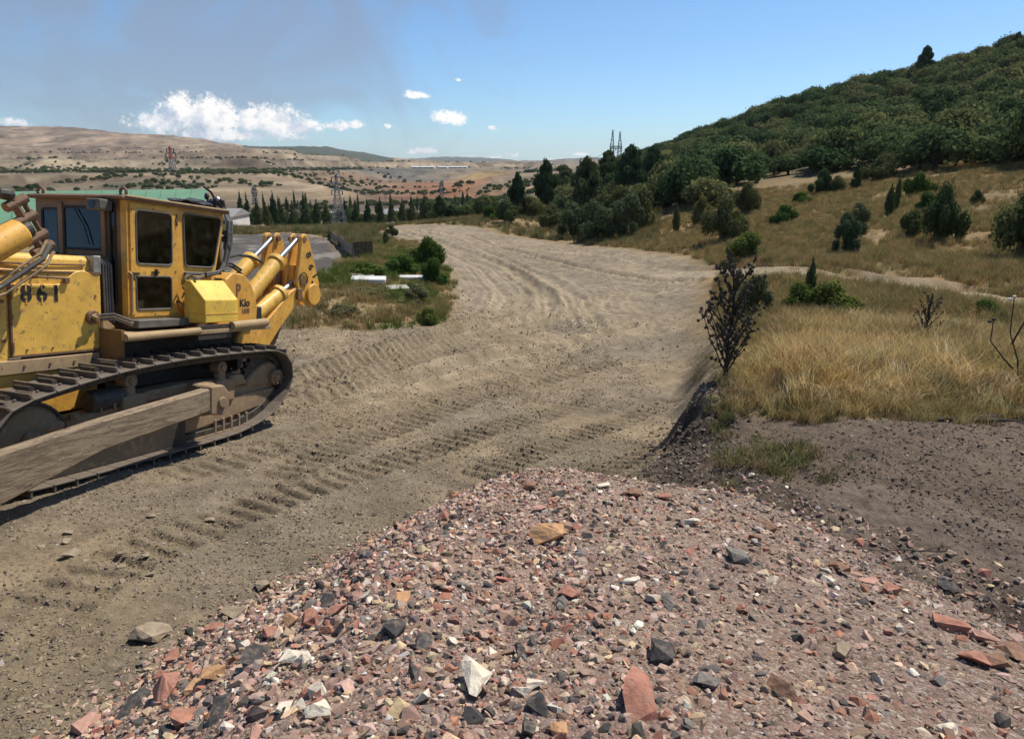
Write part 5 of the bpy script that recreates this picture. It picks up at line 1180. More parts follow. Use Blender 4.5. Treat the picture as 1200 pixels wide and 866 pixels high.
PL = [  # kind, base px, base py, width, height, label
 ('juniper_bush', 848, 282, 54, 48, 'dense round bush on the slope left of the olive scrub, largest of its row'),
 ('green_bush', 872, 303, 58, 28, 'low spreading green bush just above the pale path'),
 ('juniper_tree', 792, 272, 17, 32, 'short columnar juniper standing alone at the end of the shrub cluster'),
 ('juniper_bush', 822, 264, 34, 34, 'dark rounded bush between the columnar juniper and the large round bush'),
 ('juniper_bush', 874, 250, 36, 34, 'dark bush under the forest edge behind the large round bush'),
 ('green_bush', 916, 262, 44, 24, 'flat wide bush in the middle of the tan slope'),
 ('spruce_tree', 1003, 222, 26, 34, 'dark cone shaped tree below the forest edge'),
 ('juniper_tree', 1041, 252, 20, 36, 'dark columnar juniper, front one of the close pair'),
 ('juniper_tree', 1049, 246, 15, 40, 'slender juniper, rear one of the close pair'),
 ('sage_bush', 990, 298, 44, 46, 'olive scrub bush leaning over its shadow on the slope'),
 ('sage_bush', 1004, 271, 40, 34, 'thin olive bush directly above the leaning scrub bush'),
 ('juniper_bush', 1104, 283, 52, 62, 'tall ragged juniper bush at the centre of the right slope'),
 ('juniper_bush', 1068, 280, 42, 34, 'low juniper bush touching the tall ragged one on its left'),
 ('green_bush', 1086, 246, 34, 18, 'small yellow green bush above the low juniper bush'),
 ('juniper_bush', 1144, 237, 22, 16, 'small isolated dark bush on the upper right slope'),
 ('green_bush', 1078, 228, 40, 26, 'soft green bush near the upper grass edge on the right'),
 ('juniper_bush', 1030, 212, 54, 28, 'dark wide bush at the foot of the forest, right of the cone tree'),
 ('juniper_bush', 962, 228, 40, 28, 'dark bush at the foot of the forest, left of the cone tree'),
 ('green_bush', 938, 238, 36, 14, 'low thin bush on the slope below the forest'),
 ('juniper_bush', 1212, 300, 92, 84, 'big dark bush cut by the right picture edge'),
 ('juniper_bush', 980, 226, 26, 20, 'small bush beside the cone shaped tree'),
 ('juniper_tree', 947, 362, 26, 58, 'brownish dark juniper rising out of the green bush by the dry grass'),
 ('green_bush', 972, 372, 84, 42, 'bright green bush at the back of the dry grass'),
 ('green_bush', 932, 366, 52, 30, 'dark green bush left of the brownish juniper'),
 ('sage_bush', 882, 378, 56, 54, 'feathery grey green bush behind the tall thistle'),
 ('green_bush', 1156, 372, 46, 20, 'low dark green clump on grass behind the pale seed heads'),
 ('sage_bush', 1040, 376, 50, 16, 'low grey green weeds behind the small thistle'),
 ('juniper_bush', 646, 268, 46, 26, 'dark low bush at the left end of the shrub cluster'),
 ('sage_bush', 672, 278, 60, 36, 'grey green shrub at the front left of the cluster'),
 ('sage_bush', 702, 281, 62, 44, 'grey green shrub at the middle front of the cluster'),
 ('sage_bush', 731, 279, 58, 48, 'broad grey green shrub at the right front of the cluster'),
 ('juniper_bush', 752, 270, 48, 46, 'dark rounded shrub at the right end of the cluster'),
 ('juniper_bush', 776, 246, 40, 36, 'dark shrub behind the right end of the cluster'),
 ('brown_bush', 668, 248, 32, 24, 'brownish thin shrub under the spreading pine'),
 ('brown_bush', 720, 250, 44, 28, 'brown tinged shrub behind the cluster'),
 ('juniper_bush', 690, 262, 56, 34, 'dark green shrub in the middle of the cluster'),
 ('juniper_bush', 727, 262, 60, 40, 'dark green shrub behind the broad grey one'),
 ('sage_bush', 657, 262, 36, 28, 'small grey shrub at the back left of the cluster'),
 ('juniper_bush', 592, 262, 40, 26, 'low dark bush below the twin pines'),
 ('juniper_bush', 622, 256, 44, 24, 'dark bush between the twin pines and the shrub cluster'),
 ('green_bush', 575, 258, 30, 14, 'small green bush at the edge of the cleared ground'),
 ('pine_tree', 686, 262, 66, 74, 'spreading pine with bare trunk above the shrub cluster'),
 ('pine_tree', 736, 240, 66, 66, 'broad dark pine right of the spreading one'),
 ('pine_tree', 640, 254, 44, 64, 'tall pine, right of the twin pines'),
 ('pine_tree', 606, 256, 34, 52, 'pointed pine, left of the twin pines'),
 ('pine_tree', 764, 226, 56, 52, 'dark pine under the pale bare patch'),
 ('pine_tree', 660, 236, 60, 42, 'dark pine behind the twin pines'),
 ('pine_tree', 712, 232, 60, 52, 'dark pine between the two spreading pines'),
 ('green_bush', 500, 312, 48, 34, 'rounded green bush on the verge inside the road bend'),
 ('green_bush', 508, 336, 38, 28, 'small leafy bush beside the road bend'),
 ('sage_bush', 489, 356, 54, 22, 'grey green clump on the grassy verge'),
 ('green_bush', 503, 378, 42, 20, 'low bush at the front corner of the grassy verge'),
 ('juniper_bush', 452, 288, 12, 18, 'tiny dark shrub on the bank above the netting fence'),
 ('juniper_bush', 460, 276, 16, 12, 'small dark shrub by the far end of the road barrier'),
 ('green_bush', 425, 324, 60, 18, 'leafy weeds above the white slabs'),
 ('green_bush', 470, 322, 56, 20, 'taller leafy weeds between slabs and rounded bush'),
 ('sage_bush', 400, 368, 70, 14, 'low grey green weeds at the front of the verge'),
 ('sage_bush', 430, 345, 60, 9, 'flat weeds below the white slabs')]
for q in PL:
    kd = q[0]; plant_px(kd, *q[1:5], q[5], 'tree' if kd in ('pine_tree', 'spruce_tree') else 'juniper' if kd == 'juniper_tree' else 'bush', v=int(q[1]) % 7, sink=.05)
# tree belt behind the road barrier and further right
for i, (px, base, h_, w_) in enumerate([(284, 268, 40, 13), (292, 267, 36, 14), (303, 266, 32, 15), (314, 267, 28, 15), (322, 266, 37, 16), (331, 267, 30, 14), (343, 267, 24, 14), (358, 267, 36, 17), (372, 266, 30, 14),
        (384, 266, 26, 14), (405, 265, 28, 16), (418, 265, 26, 16), (432, 264, 27, 15), (446, 264, 30, 14), (459, 264, 28, 14), (471, 263, 26, 15), (483, 263, 30, 16), (497, 262, 28, 16)]):
    x, y, t = cast_smooth(px, 268 if px < 330 else 266); d_ = 128 + (i % 3) * 6; c = CAMP + ray(px, base) * d_; z = gh1(c.x, c.y)
    k = d_ / FPX; top = c.z + h_ * k
    plant('spruce_tree', c.x, c.y, z, w_ * k * 1.6, (top - z) * 1.12, ['dark narrow spruce in the row behind the road barrier', 'broad spruce in the row behind the road barrier', 'short spruce in the row behind the road barrier'][i % 3], 'tree', 'spruces in a row behind the road barrier')
for i in range(34):
    px = 300 + i * 6.2 + rr_.uniform(-3, 3); d_ = rr_.uniform(142, 175); c = CAMP + ray(px, 262) * d_; z = gh1(c.x, c.y); k = d_ / FPX
    top = (CAMP + ray(px, 262 - rr_.uniform(9, 20)) * d_).z
    if top - z > 1: plant('oak_tree', c.x, c.y, z, rr_.uniform(14, 24) * k, top - z, 'low rounded tree filling the belt behind the spruce row', 'tree', 'low trees behind the spruce row', parts=False)
for i in range(30):
    px = 500 + i * 5.2 + rr_.uniform(-3, 3); d_ = rr_.uniform(88, 125); c = CAMP + ray(px, 262) * d_; z = gh1(c.x, c.y); k = d_ / FPX
    top = (CAMP + ray(px, 262 - rr_.uniform(16, 34))* d_).z
    if top - z < 1: continue
    plant('oak_tree' if i % 3 else 'pine_tree', c.x, c.y, z, rr_.uniform(24, 34) * k, top - z, 'dark tree in the green belt beyond the cleared ground' if i % 3 else 'dark pine in the green belt beyond the cleared ground', 'tree', 'trees of the green belt beyond the cleared ground')
for i in range(26):   # thin poplars and pines further down the valley
    px = rr_.choice([rr_.uniform(300, 420), rr_.uniform(420, 560), rr_.uniform(335, 375)]); d_ = rr_.uniform(190, 300); c = CAMP + ray(px, 250) * d_; z = gh1(c.x, c.y); k = d_ / FPX
    top = (CAMP + ray(px, rr_.uniform(222, 240)) * d_).z
    if top - z > 1: plant('juniper_tree', c.x, c.y, z, rr_.uniform(6, 10) * k, top - z, 'slim poplar standing in the valley behind the spruce row', 'tree', 'slim poplars in the valley', parts=False)
# oak wood on the hill
edge_px = [(590, 130), (640, 100), (700, 92), (780, 70), (840, 60), (900, 66), (1000, 74), (1080, 60), (1200, 52), (1500, 52)]
crest_px = [(590, 330), (700, 325), (800, 265), (900, 215), (1000, 192), (1100, 178), (1200, 172), (1500, 175)]
FT = []
for gx in np.arange(-5, 240, 4.5):
    for gy in np.arange(36, 340, 4.5):
        x = gx + rr_.uniform(-1.8, 1.8); y = gy + rr_.uniform(-1.8, 1.8)
        z = float(smooth_h([x], [y])[0]); dy = y * CP - (z - 3.6) * SP; px = 600 + FPX * x / dy
        if px < 645 or px > 1290: continue
        e = np.interp(px, *zip(*edge_px)); cr = np.interp(px, *zip(*crest_px))
        nz = float(fbm(np.array([x / 14]), np.array([y / 14]), 3, 201)[0])
        if dy < e + 60 * nz or dy > cr: continue
        if float(fbm(np.array([x / 22 + 9]), np.array([y / 22]), 3, 203)[0]) > .14 and rr_.random() < .9: continue
        if 738 < px < 775 and 88 < dy < 150 and rr_.random() < .8: continue
        FT.append((dy, x, y, z, px))
FT.sort(); print('forest', len(FT))
far_pts = []
for i, (dy, x, y, z, px) in enumerate(FT):
    h_ = rr_.choice((rr_.uniform(2.3, 3.4), rr_.uniform(3.2, 4.8))) * (.8 if px < 800 else 1); w_ = 3.0 + h_ * rr_.uniform(.7, 1.15)
    if i < 270:
        side = 'left end' if px < 760 else 'left of the middle' if px < 900 else 'right of the middle' if px < 1040 else 'right end'
        lb = ('tall ' if h_ > 3.6 else 'low ') + ('dark oak at the lower fringe of the hill wood, ' if i < 120 else 'dark oak inside the hill wood, ') + side
        plant('oak_tree', x, y, z - .3, w_, h_, lb, 'tree', 'oaks of the hill wood', parts=i < 90)
    else: far_pts.append((x, y, z - .3, w_ / 2, h_))
for px, py, hp, wp, lb in ((1083, 86, 30, 34, 'flat topped pine standing out on the hill crest'), (1188, 66, 26, 30, 'pine on the crest near the right picture edge'), (1128, 80, 16, 42, 'low wide tree on the crest between two pines')):
    d_ = 150 if px > 1100 else 158; c = CAMP + ray(px, py) * d_; z = gh1(c.x, c.y); top = (CAMP + ray(px, py - hp) * d_).z
    plant('pine_tree' if hp > 20 else 'oak_tree', c.x, c.y, z, wp * d_ / FPX, max(top - z, 3), lb, 'tree')
F_ = np.array(far_pts); n = len(F_)
op = [c for _, c, _ in PROTO['oak_tree']]
if n: scatter('hill_wood', op, F_[:, :3], np.stack([np.zeros(n), np.zeros(n), npr.uniform(0, 6.28, n)], 1), F_[:, [3, 3, 4]], np.ones((n, 3)), npr.integers(0, len(op), n), 'dense dark oak wood covering the upper hill', 'wood')
# scrub dotted over the far valley side
sx_, sy_, ss = [], [], []
for _ in range(9000):
    a_ = R_(rr_.uniform(-38, 4)); r_ = math.exp(rr_.uniform(math.log(320), math.log(2100))); x, y = r_ * math.sin(a_), r_ * math.cos(a_)
    sx_.append(x); sy_.append(y)
sx_, sy_ = np.array(sx_), np.array(sy_); nz = fbm(sx_ / 90, sy_ / 50, 4, 211); rr2 = np.hypot(sx_, sy_)
k = (nz > .11) | ((rr2 > 440) & (rr2 < 760) & (nz > .0) & (np.degrees(np.arctan2(sx_, sy_)) < -10)); sx_, sy_ = sx_[k], sy_[k]; n = len(sx_); sz = npr.uniform(.5, 2.4, n) * np.hypot(sx_, sy_) ** .25 / 4.8
scatter('valley_scrub', op, np.stack([sx_, sy_, ground_h(sx_, sy_) - .2], 1), np.stack([np.zeros(n), np.zeros(n), npr.uniform(0, 6.28, n)], 1), np.stack([sz * 1.1, sz * 1.1, sz * 1.3], 1), np.ones((n, 3)), npr.integers(0, len(op), n), 'dark scrub and small trees dotted over the far valley side', 'scrub')
# ---- grass
def tuft(name, nb, h, sp, lean=.35, w_=.006, seed=0):
    rng = np.random.default_rng(seed); V = []; F = []; va = []
    for i in range(nb):
        a = rng.uniform(0, 6.28); q = sp * math.sqrt(rng.uniform()); b = np.array([q * math.cos(a), q * math.sin(a), -.02]); l = h * rng.uniform(.5, 1.1); t = rng.normal(0, lean, 2)
        tip = b + np.array([t[0] * l, t[1] * l, l]); mid = b + np.array([t[0] * l * .3, t[1] * l * .3, l * .6]); s = rng.normal(size=2); s /= np.linalg.norm(s); s3 = np.array([s[0], s[1], 0]) * w_
        k = len(V); V += [b - s3, b + s3, mid + s3 * .8, mid - s3 * .8, tip]; F += [[k, k + 1, k + 2, k + 3], [k + 3, k + 2, k + 4]]; va += [rng.uniform()] * 5
    o = mk(name, V, F, M['grass'], attrs={'var': ('POINT', va)}); return unlink(o)
DT = [tuft('tuft_shape', 44, .55, .24, .38, .0075, s) for s in range(5)]
GT = [tuft('tuft_shape', 40, .40, .26, .6, .012, 50 + s) for s in range(4)]
def grass(name, protos, x, y, s, col, label, cat='grass'):
    n = len(x); rot = np.stack([npr.normal(0, .12, n), npr.normal(0, .12, n), npr.uniform(0, 6.28, n)], 1)
    scatter(name, protos, np.stack([x, y, surf_h(x, y)], 1), rot, np.stack([s, s, s * npr.uniform(.7, 1.2, n)], 1), col, npr.integers(0, len(protos), n), label, cat)
n = 24000; x = npr.uniform(2.5, 24, n); y = npr.uniform(7, 24, n); d = poly_sd(x, y, GRASSPOLY) + .5 * fbm(x * 1.5, y * 1.5, 3, 221); k = d > -.1; x, y, d = x[k], y[k], d[k]
g_ = sstep(0, .16, fbm(x * .7, y * .7, 4, 223))[:, None]; ed = (1 - sstep(0, .9, d))[:, None]
col = palette(len(x), [(.45, (.58, .43, .19)), (.25, (.46, .31, .13)), (.3, (.70, .57, .32))]); col = col + (np.array([[.24, .2, .075]]) - col) * np.clip(g_ * .6 + ed * .35, 0, .7)
grass('dry_grass', DT, x, y, npr.uniform(.42, .85, len(x)) * (.55 + .45 * sstep(0, .8, d)), col, 'tall golden dry grass on the bank right of the road')
n = 42000; a = np.radians(npr.uniform(6, 46, n)); r = 14 + 56 * npr.uniform(0, 1, n) ** 1.2; x, y = r * np.sin(a), r * np.cos(a); k = (poly_sd(x, y, ROADPOLY) < -.4) & (poly_sd(x, y, DARKPOLY) < 0) & (seg_sd(x, y, PATHLINE)[0] > .9) & (npr.uniform(0, 1, n) < sstep(-.32, .05, fbm(x / 2.5, y / 2.5, 4, 225))); x, y = x[k], y[k]
col = palette(len(x), [(.45, (.38, .28, .125)), (.25, (.27, .20, .09)), (.3, (.22, .20, .08))])
grass('slope_grass', DT, x, y, npr.uniform(.35, .75, len(x)), col, 'short brown summer grass on the hillside')
n = 16000; a = np.radians(npr.uniform(-30, 12, n)); r = 40 + 75 * npr.uniform(0, 1, n); x, y = r * np.sin(a), r * np.cos(a); k = (poly_sd(x, y, ROADPOLY) < -.2) & (poly_sd(x, y, YARDPOLY) < -.3) & (poly_sd(x, y, GREENPOLY) < 0) & (npr.uniform(0, 1, n) < sstep(-.25, .1, fbm(x / 4, y / 4, 4, 229))); x, y = x[k], y[k]
grass('far_verge_grass', DT, x, y, npr.uniform(.5, 1.3, len(x)), palette(len(x), [(.4, (.17, .16, .07)), (.35, (.26, .21, .10)), (.25, (.10, .115, .045))]), 'brown and green rough grass around the far end of the dirt road')
n = 9000; x = npr.uniform(-14, 0, n); y = npr.uniform(14, 50, n); d = poly_sd(x, y, GREENPOLY) + .8 * fbm(x, y, 3, 227); k = (d > -.2) & (npr.uniform(0, 1, n) < .85); x, y = x[k], y[k]
gm = sstep(-.06, .14, fbm(x / 1.6, y / 1.6, 4, 17))[:, None]; col = palette(len(x), [(.5, (.32, .24, .11)), (.5, (.25, .20, .085))]); col = col + (palette(len(x), [(1., (.11, .15, .035))]) - col) * gm
grass('verge_grass', DT + GT, x, y, npr.uniform(.3, .75, len(x)), col, 'green and straw coloured weeds on the verge inside the road bend')
gxs = [cast_smooth(px, py)[:2] for px, py in [(rr_.gauss(905, 36), rr_.gauss(540, 9)) for _ in range(70)] + [(rr_.gauss(850, 14), rr_.gauss(470, 22)) for _ in range(60)] + [(rr_.uniform(870, 1200), rr_.gauss(486, 4)) for _ in range(70)]]
x, y = np.array([q[0] for q in gxs]), np.array([q[1] for q in gxs])
grass('soil_weeds', GT, x, y, npr.uniform(.18, .42, len(x)), palette(len(x), [(.6, (.15, .15, .06)), (.4, (.26, .21, .11))]), 'thin green and straw weeds growing on the dark soil', 'weeds')
# ---- thistles and dry plants
def spike(m, p, d, l, r):
    m.cyl(p, p + d * l, r, .0005, 5, False)
def thistle(px, py, hp, spread, seed, label, nb=13, heads=True, scale_r=1.):
    rg_ = random.Random(seed); x, y, t = cast_smooth(px, py); H = hp * t / FPX; o = empty('thistle', (x, y, gh1(x, y) - .03)); tag(o, label, 'thistle')
    st = MB(); pts = [Vector((0, 0, 0))]
    for i in range(1, 9): pts.append(Vector((rg_.uniform(-.02, .02) * H, rg_.uniform(-.02, .02) * H, H * i / 8)))
    st.tube(pts, [.016 * scale_r * (1 - .75 * i / 8) * H + .003 for i in range(9)], 7); st.build('stem', M['thistle'], o)
    for b in range(nb):
        z = H * (.07 + .8 * (b / nb) ** 1.15); a = b * 2.4 + rg_.uniform(-.4, .4); l = H * spread * (1.0 - .45 * b / nb) * rg_.uniform(.75, 1.15); up = rg_.uniform(.9, 1.5)
        d = Vector((math.cos(a), math.sin(a), up)).normalized(); m = MB(); P_ = [Vector((0, 0, z))]
        for k in range(1, 6): P_.append(P_[-1] + (d + Vector((rg_.uniform(-.2, .2), rg_.uniform(-.2, .2), .09 * k))).normalized() * l / 5)
        m.tube(P_, [.007 * H * (1 - .14 * k) + .0015 for k in range(6)], 5)
        tips = [(P_[-1], d)]
        for k in range(1, 6):
            for _ in range(3):
                dd = (d + Vector((rg_.gauss(0, 1), rg_.gauss(0, 1), rg_.gauss(0, .6))) * .9).normalized(); ll = l * rg_.uniform(.06, .2); q = P_[k]; 
                if rg_.random() < .45: m.tube([q, q + dd * ll * .5, q + dd * ll + Vector((0, 0, ll * .25))], [.0035 * H, .003 * H, .002 * H], 4); tips.append((q + dd * ll + Vector((0, 0, ll * .25)), dd))
                for _ in range(2):   # spiny leaflets
                    d3 = (dd + Vector((rg_.gauss(0, 1), rg_.gauss(0, 1), rg_.gauss(0, 1))) * .5).normalized(); spike(m, q, d3, H * rg_.uniform(.02, .05), .0045 * H)
        br = m.build('branch', M['thistle'], o)
        hm = MB()
        for p, dd in tips:
            r = H * rg_.uniform(.009, .015); hm.ball(p, r, 7, 5, (1, 1, 1.2))
            for _ in range(7): spike(hm, p, Vector((rg_.gauss(0, 1), rg_.gauss(0, 1), rg_.gauss(0, 1))).normalized(), r * 2.1, r * .35)
        hh = hm.build('spiny_heads', M['thistlehead'], br); hh['kind'] = 'stuff'
    return o
thistle(850, 446, 140, .46, 4, 'tall dark dried thistle at the edge of the bank beside the road', 34, scale_r=1.3)
thistle(1082, 403, 60, .52, 9, 'smaller dark thistle standing in the golden grass', 15, scale_r=2.4)
o = empty('dried_flower'); x, y, t = cast_smooth(1192, 452); k = t / FPX; o.location = (x, y, gh1(x, y)); tag(o, 'thin dried plant with pale round seed heads near the right picture edge', 'dried plant')
for pts in (((0, 0), (-6, -30), (-22, -62), (-26, -104)), ((-2, -14), (-24, -32), (-40, -52), (-43, -78)), ((-14, -48), (-10, -70), (-2, -88)), ((0, -8), (14, -40), (16, -80))):
    P_ = [Vector((a * k, rr_.uniform(-.05, .05), -b * k)) for a, b in pts]; MB().tube(P_, [.014, .011, .009, .007][:len(P_)], 5).build('stem', M['thistle'], o)
    for q in (P_[-1], P_[-1] + Vector((-.03, .03, -.04))): MB().ball(q, .028, 8, 6, (1, 1, .8)).build('seed_head', M['paleseed'] if pts[-1][1] < -100 else M['thistlehead'], o)
def dead_branch(px, py, w_, label, seed, thick=1.):
    rg_ = random.Random(seed); x, y, t = cast_smooth(px, py); k = t / FPX; o = empty('dead_branch', (x, y, float(surf_h(x, y)[0]))); tag(o, label, 'branch')
    for j in range(5):
        a = rg_.uniform(-.3, .35) + (0 if j < 3 else math.pi); l = w_ * k * rg_.uniform(.5, 1.); P_ = [Vector((0, 0, .03))]
        for i in range(5): a += rg_.uniform(-.25, .25); P_.append(P_[-1] + Vector((math.cos(a), math.sin(a) * .6, rg_.uniform(-.03, .10))) * l / 5)
        MB().tube(P_, [.022 * thick * (1 - i * .16) for i in range(6)], 6).build('twig', M['bark'], o)
    return o
dead_branch(1135, 494, 75, 'black charred log and twigs on dark soil below the dry grass', 3, 2.2)
dead_branch(1076, 652, 70, 'thin dry twig lying on the dark soil above the slabs', 5, .25)
dead_branch(782, 560, 60, 'thin dead twig sticking up behind the heap crest', 8, .3)
# ------------------------------------------------------------------ built things of the background
def W(px, py, d): return CAMP + ray(px, py) * d
M['concrete'] = solid('pale_concrete', (.36, .33, .28), .9, 0, .2, 2)
M['white'] = solid('white_wall', (.58, .565, .53), .8, 0, .08, 1)
M['greenroof'] = solid('faded_green_roof_sheet', (.115, .235, .135), .75, 0, .10, .35)
M['greyroof'] = solid('grey_roof', (.25, .24, .23), .7)
M['redpaint'] = solid('faded_red_paint', (.5, .12, .07), .6)
M['lattice'] = solid('galvanised_steel', (.23, .24, .25), .5, .3)
M['wire'] = solid('power_wire', (.12, .12, .13), .5)
M['dark'] = solid('dark_opening', (.03, .032, .035), .4)
# green roofed shed behind the bulldozer
sh_ = empty('green_roofed_shed', W(60, 285, 45)); tag(sh_, 'long shed with faded green sheet roof behind the bulldozer', 'shed')
A, B, C_, D_ = W(-260, 228.5, 66), W(243, 221.5, 62), W(228, 290, 44), W(-260, 300, 46)
inv = -Vector(sh_.location)
nrib = 30
m = MB(); up = Vector((0, 0, .12)); q = [v + inv for v in (A, B, C_, D_)]
m.add([v - up for v in q] + q, [(0, 1, 2, 3), (7, 6, 5, 4), (0, 4, 5, 1), (1, 5, 6, 2), (2, 6, 7, 3), (3, 7, 4, 0)]); rf = m.build('roof', M['greenroof'], sh_)
for i in range(nrib + 1):
    t = i / nrib; a, b = q[0].lerp(q[1], t), q[3].lerp(q[2], t); MB().tube([a + up * .3, b + up * .3], .025, 4).build('roof_seam', M['greenroof'], rf)
for a, b in ((A, B), (B, C_), (C_, D_)):
    a2, b2 = a + inv - up * 1.5, b + inv - up * 1.5; n_ = (b2 - a2).cross(Vector((0, 0, 1))).normalized() * .12
    MB().add([a2, b2, b2 - Vector((0, 0, 7)), a2 - Vector((0, 0, 7)), a2 + n_, b2 + n_, b2 + n_ - Vector((0, 0, 7)), a2 + n_ - Vector((0, 0, 7))], [(0, 1, 2, 3), (7, 6, 5, 4), (0, 4, 5, 1), (3, 2, 6, 7), (0, 3, 7, 4), (1, 5, 6, 2)]).build('wall', M['concrete'], sh_)
# concrete barrier along the far road
bar = empty('road_barrier', W(270, 270, 95)); tag(bar, 'pale concrete barrier wall along the road in front of the spruces', 'barrier')
bp = [W(px, py, d) for px, py, d in ((262, 273.5, 92), (300, 272, 96), (340, 270.5, 101), (380, 269, 106), (415, 267.5, 111), (440, 265.5, 116), (462, 262.5, 122))]
for a, b in zip(bp[:-1], bp[1:]):
    n = max(2, int((b - a).length / 4)); 
    for i in range(n):
        p, r_ = a.lerp(b, i / n), a.lerp(b, (i + .985) / n); d = (r_ - p).normalized(); s = d.cross(Vector((0, 0, 1))).normalized() * .15; h_ = Vector((0, 0, .72))
        vs = [p - s * 2 - h_ * 1.2, r_ - s * 2 - h_ * 1.2, r_ + s * 2 - h_ * 1.2, p + s * 2 - h_ * 1.2, p - s + h_ * .45, r_ - s + h_ * .45, r_ + s + h_ * .45, p + s + h_ * .45]
        MB().add([v - Vector(bar.location) for v in vs], [(0, 3, 2, 1), (4, 5, 6, 7), (0, 1, 5, 4), (1, 2, 6, 5), (2, 3, 7, 6), (3, 0, 4, 7)]).build('barrier_segment', M['concrete'], bar)
def house(c, w_, d_, h_, label, wall, roofm, rz=0, nwin=3, name='building', rh=.25):
    o = empty(name, c, rz); tag(o, label, 'building')
    MB().box((-w_ / 2, -d_ / 2, -1), (w_ / 2, d_ / 2, h_)).build('wall', wall, o)
    MB().prism([(-d_ / 2 - .3, h_), (d_ / 2 + .3, h_), (0, h_ + d_ * rh)], -w_ / 2 - .3, w_ / 2 + .3, 'yz').build('roof', roofm, o)
    for i in range(nwin): xx = -w_ / 2 + w_ * (i + .5) / nwin; MB().box((xx - w_ * .12 / nwin * 2, -d_ / 2 - .04, h_ * .35), (xx + w_ * .12 / nwin * 2, -d_ / 2 + .02, h_ * .7)).build('window', M['dark'], o)
    return o
def on_ground(px, py, d): v = W(px, py, d); return Vector((v.x, v.y, gh1(v.x, v.y)))
def hb(px, ytop, wp, d, label, wall='white', roofm='greyroof', n=3, rh=.15):
    v = on_ground(px, 260, d); top = W(px, ytop, d).z; k = d / FPX; h_ = max(2., top - v.z); house(v, wp * k, 8, h_, label, M[wall], M[roofm], 0, n, rh=rh)
hb(273, 256, 20, 122, 'small white building between the cab and the spruce row', n=3)
hb(352, 254, 16, 175, 'white house glimpsed behind the spruce row', n=2); hb(395, 254, 14, 178, 'pale house behind the lattice pylon', n=2); hb(462, 250, 20, 190, 'white house behind the dark spruces right of pylon', n=2); hb(322, 252, 12, 185, 'little white house behind the left spruces', n=2)
def flat_b(px, py, wp, d, label):   # low long sheds in the far valley
    v = on_ground(px, py, d); k = d / FPX; v.z = max(v.z, W(px, py + 1, d).z); house(v, wp * k, 25, 1.8 * k, label, M['white'], M['white'], 0, 4, rh=.05)
flat_b(497, 206, 26, 1250, 'long white industrial shed in the middle distance of the valley'); flat_b(520, 206.5, 10, 1230, 'short white shed right of the long one')
flat_b(537, 203.5, 22, 1400, 'pale long shed beyond the other sheds'); flat_b(318, 180, 16, 1900, 'white quarry building below the wooded ridge'); flat_b(300, 178.5, 8, 1950, 'tiny white quarry building beside the larger one')
# pylons
def lattice(o, H, w0, w1, mats, n=8, r=.06, z0=0, name='tower_section'):
    cs = ((1, 1), (-1, 1), (-1, -1), (1, -1)); wz = lambda t: w0 * (1 - t) ** 1.35 + w1 * (1 - (1 - t) ** 1.35)
    for i in range(n):
        t0, t1 = i / n, (i + 1) / n; m = MB(); a, b = wz(t0) / 2, wz(t1) / 2; za, zb = z0 + H * t0, z0 + H * t1
        for k in range(4):
            c, e = cs[k], cs[(k + 1) % 4]
            m.tube([(c[0] * a, c[1] * a, za), (c[0] * b, c[1] * b, zb)], r, 4); m.tube([(c[0] * a, c[1] * a, za), (e[0] * b, e[1] * b, zb)], r * .6, 3); m.tube([(e[0] * a, e[1] * a, za), (c[0] * b, c[1] * b, zb)], r * .6, 3); m.tube([(c[0] * b, c[1] * b, zb), (e[0] * b, e[1] * b, zb)], r * .6, 3)
        m.build(name, mats(t0), o)['kind'] = 'stuff'
def arms(o, zs, L_, r):
    out = []
    for z, l in zip(zs, L_):
        MB().tube([(-l, 0, z), (0, 0, z + l * .22), (l, 0, z)], r, 4).tube([(-l, 0, z), (l, 0, z)], r, 4).build('crossarm', M['lattice'], o)
        for s in (-1, 1): MB().cyl((s * l, 0, z), (s * l, 0, z - r * 12), r * 1.6, seg=6).build('insulator', M['dark'], o); out.append(Vector((s * l, 0, z - r * 12)))
    return out
def wires(o, a, b, sag, r, n=14):
    P_ = [a.lerp(b, i / n) - Vector((0, 0, sag * 4 * (i / n) * (1 - i / n))) for i in range(n + 1)]; MB().tube([p - Vector(o.location) for p in P_], r, 3).build('cable', M['wire'], o)
def pylon(px, ybase, ytop, d, w0p, label, red=None, armz=(.70, .82, .94), arml=(.10, .13, .09), r=.05):
    v = W(px, ybase, d); g = gh1(v.x, v.y); z = min(v.z, g + .5); H = W(px, ytop, d).z - z; k = d / FPX
    o = empty('power_pylon', (v.x, v.y, z)); tag(o, label, 'pylon')
    lattice(o, H, w0p * k, 1.5 * k, (lambda t: M['redpaint'] if red and t > red else M['lattice']), 9, r)
    pts = arms(o, [H * q for q in armz], [H * q for q in arml], r); return o, [Vector(o.location) + p for p in pts]
o1, p1 = pylon(398, 268, 204, 112, 17, 'grey lattice pylon standing before the spruce row near the barrier', r=.055)
o2, p2 = pylon(205, 218, 172, 520, 11, 'tall lattice pylon with faded red upper half on the valley side', red=.6, r=.24)
o3, p3 = pylon(518, 246, 212, 330, 7, 'slim lattice mast in front of the red quarry ground', r=.13, arml=(.06, .08, .05))
o4, p4 = pylon(300, 244, 218, 340, 7, 'small distant pylon left of the spruces', r=.13)
for a, b in zip(p1, p3): wires(o1, a, b, 3, .02)
for a, b in zip(p1, [W(-40, 215 + 6 * i, 140) for i in range(6)]): wires(o1, a, b, 2, .018)
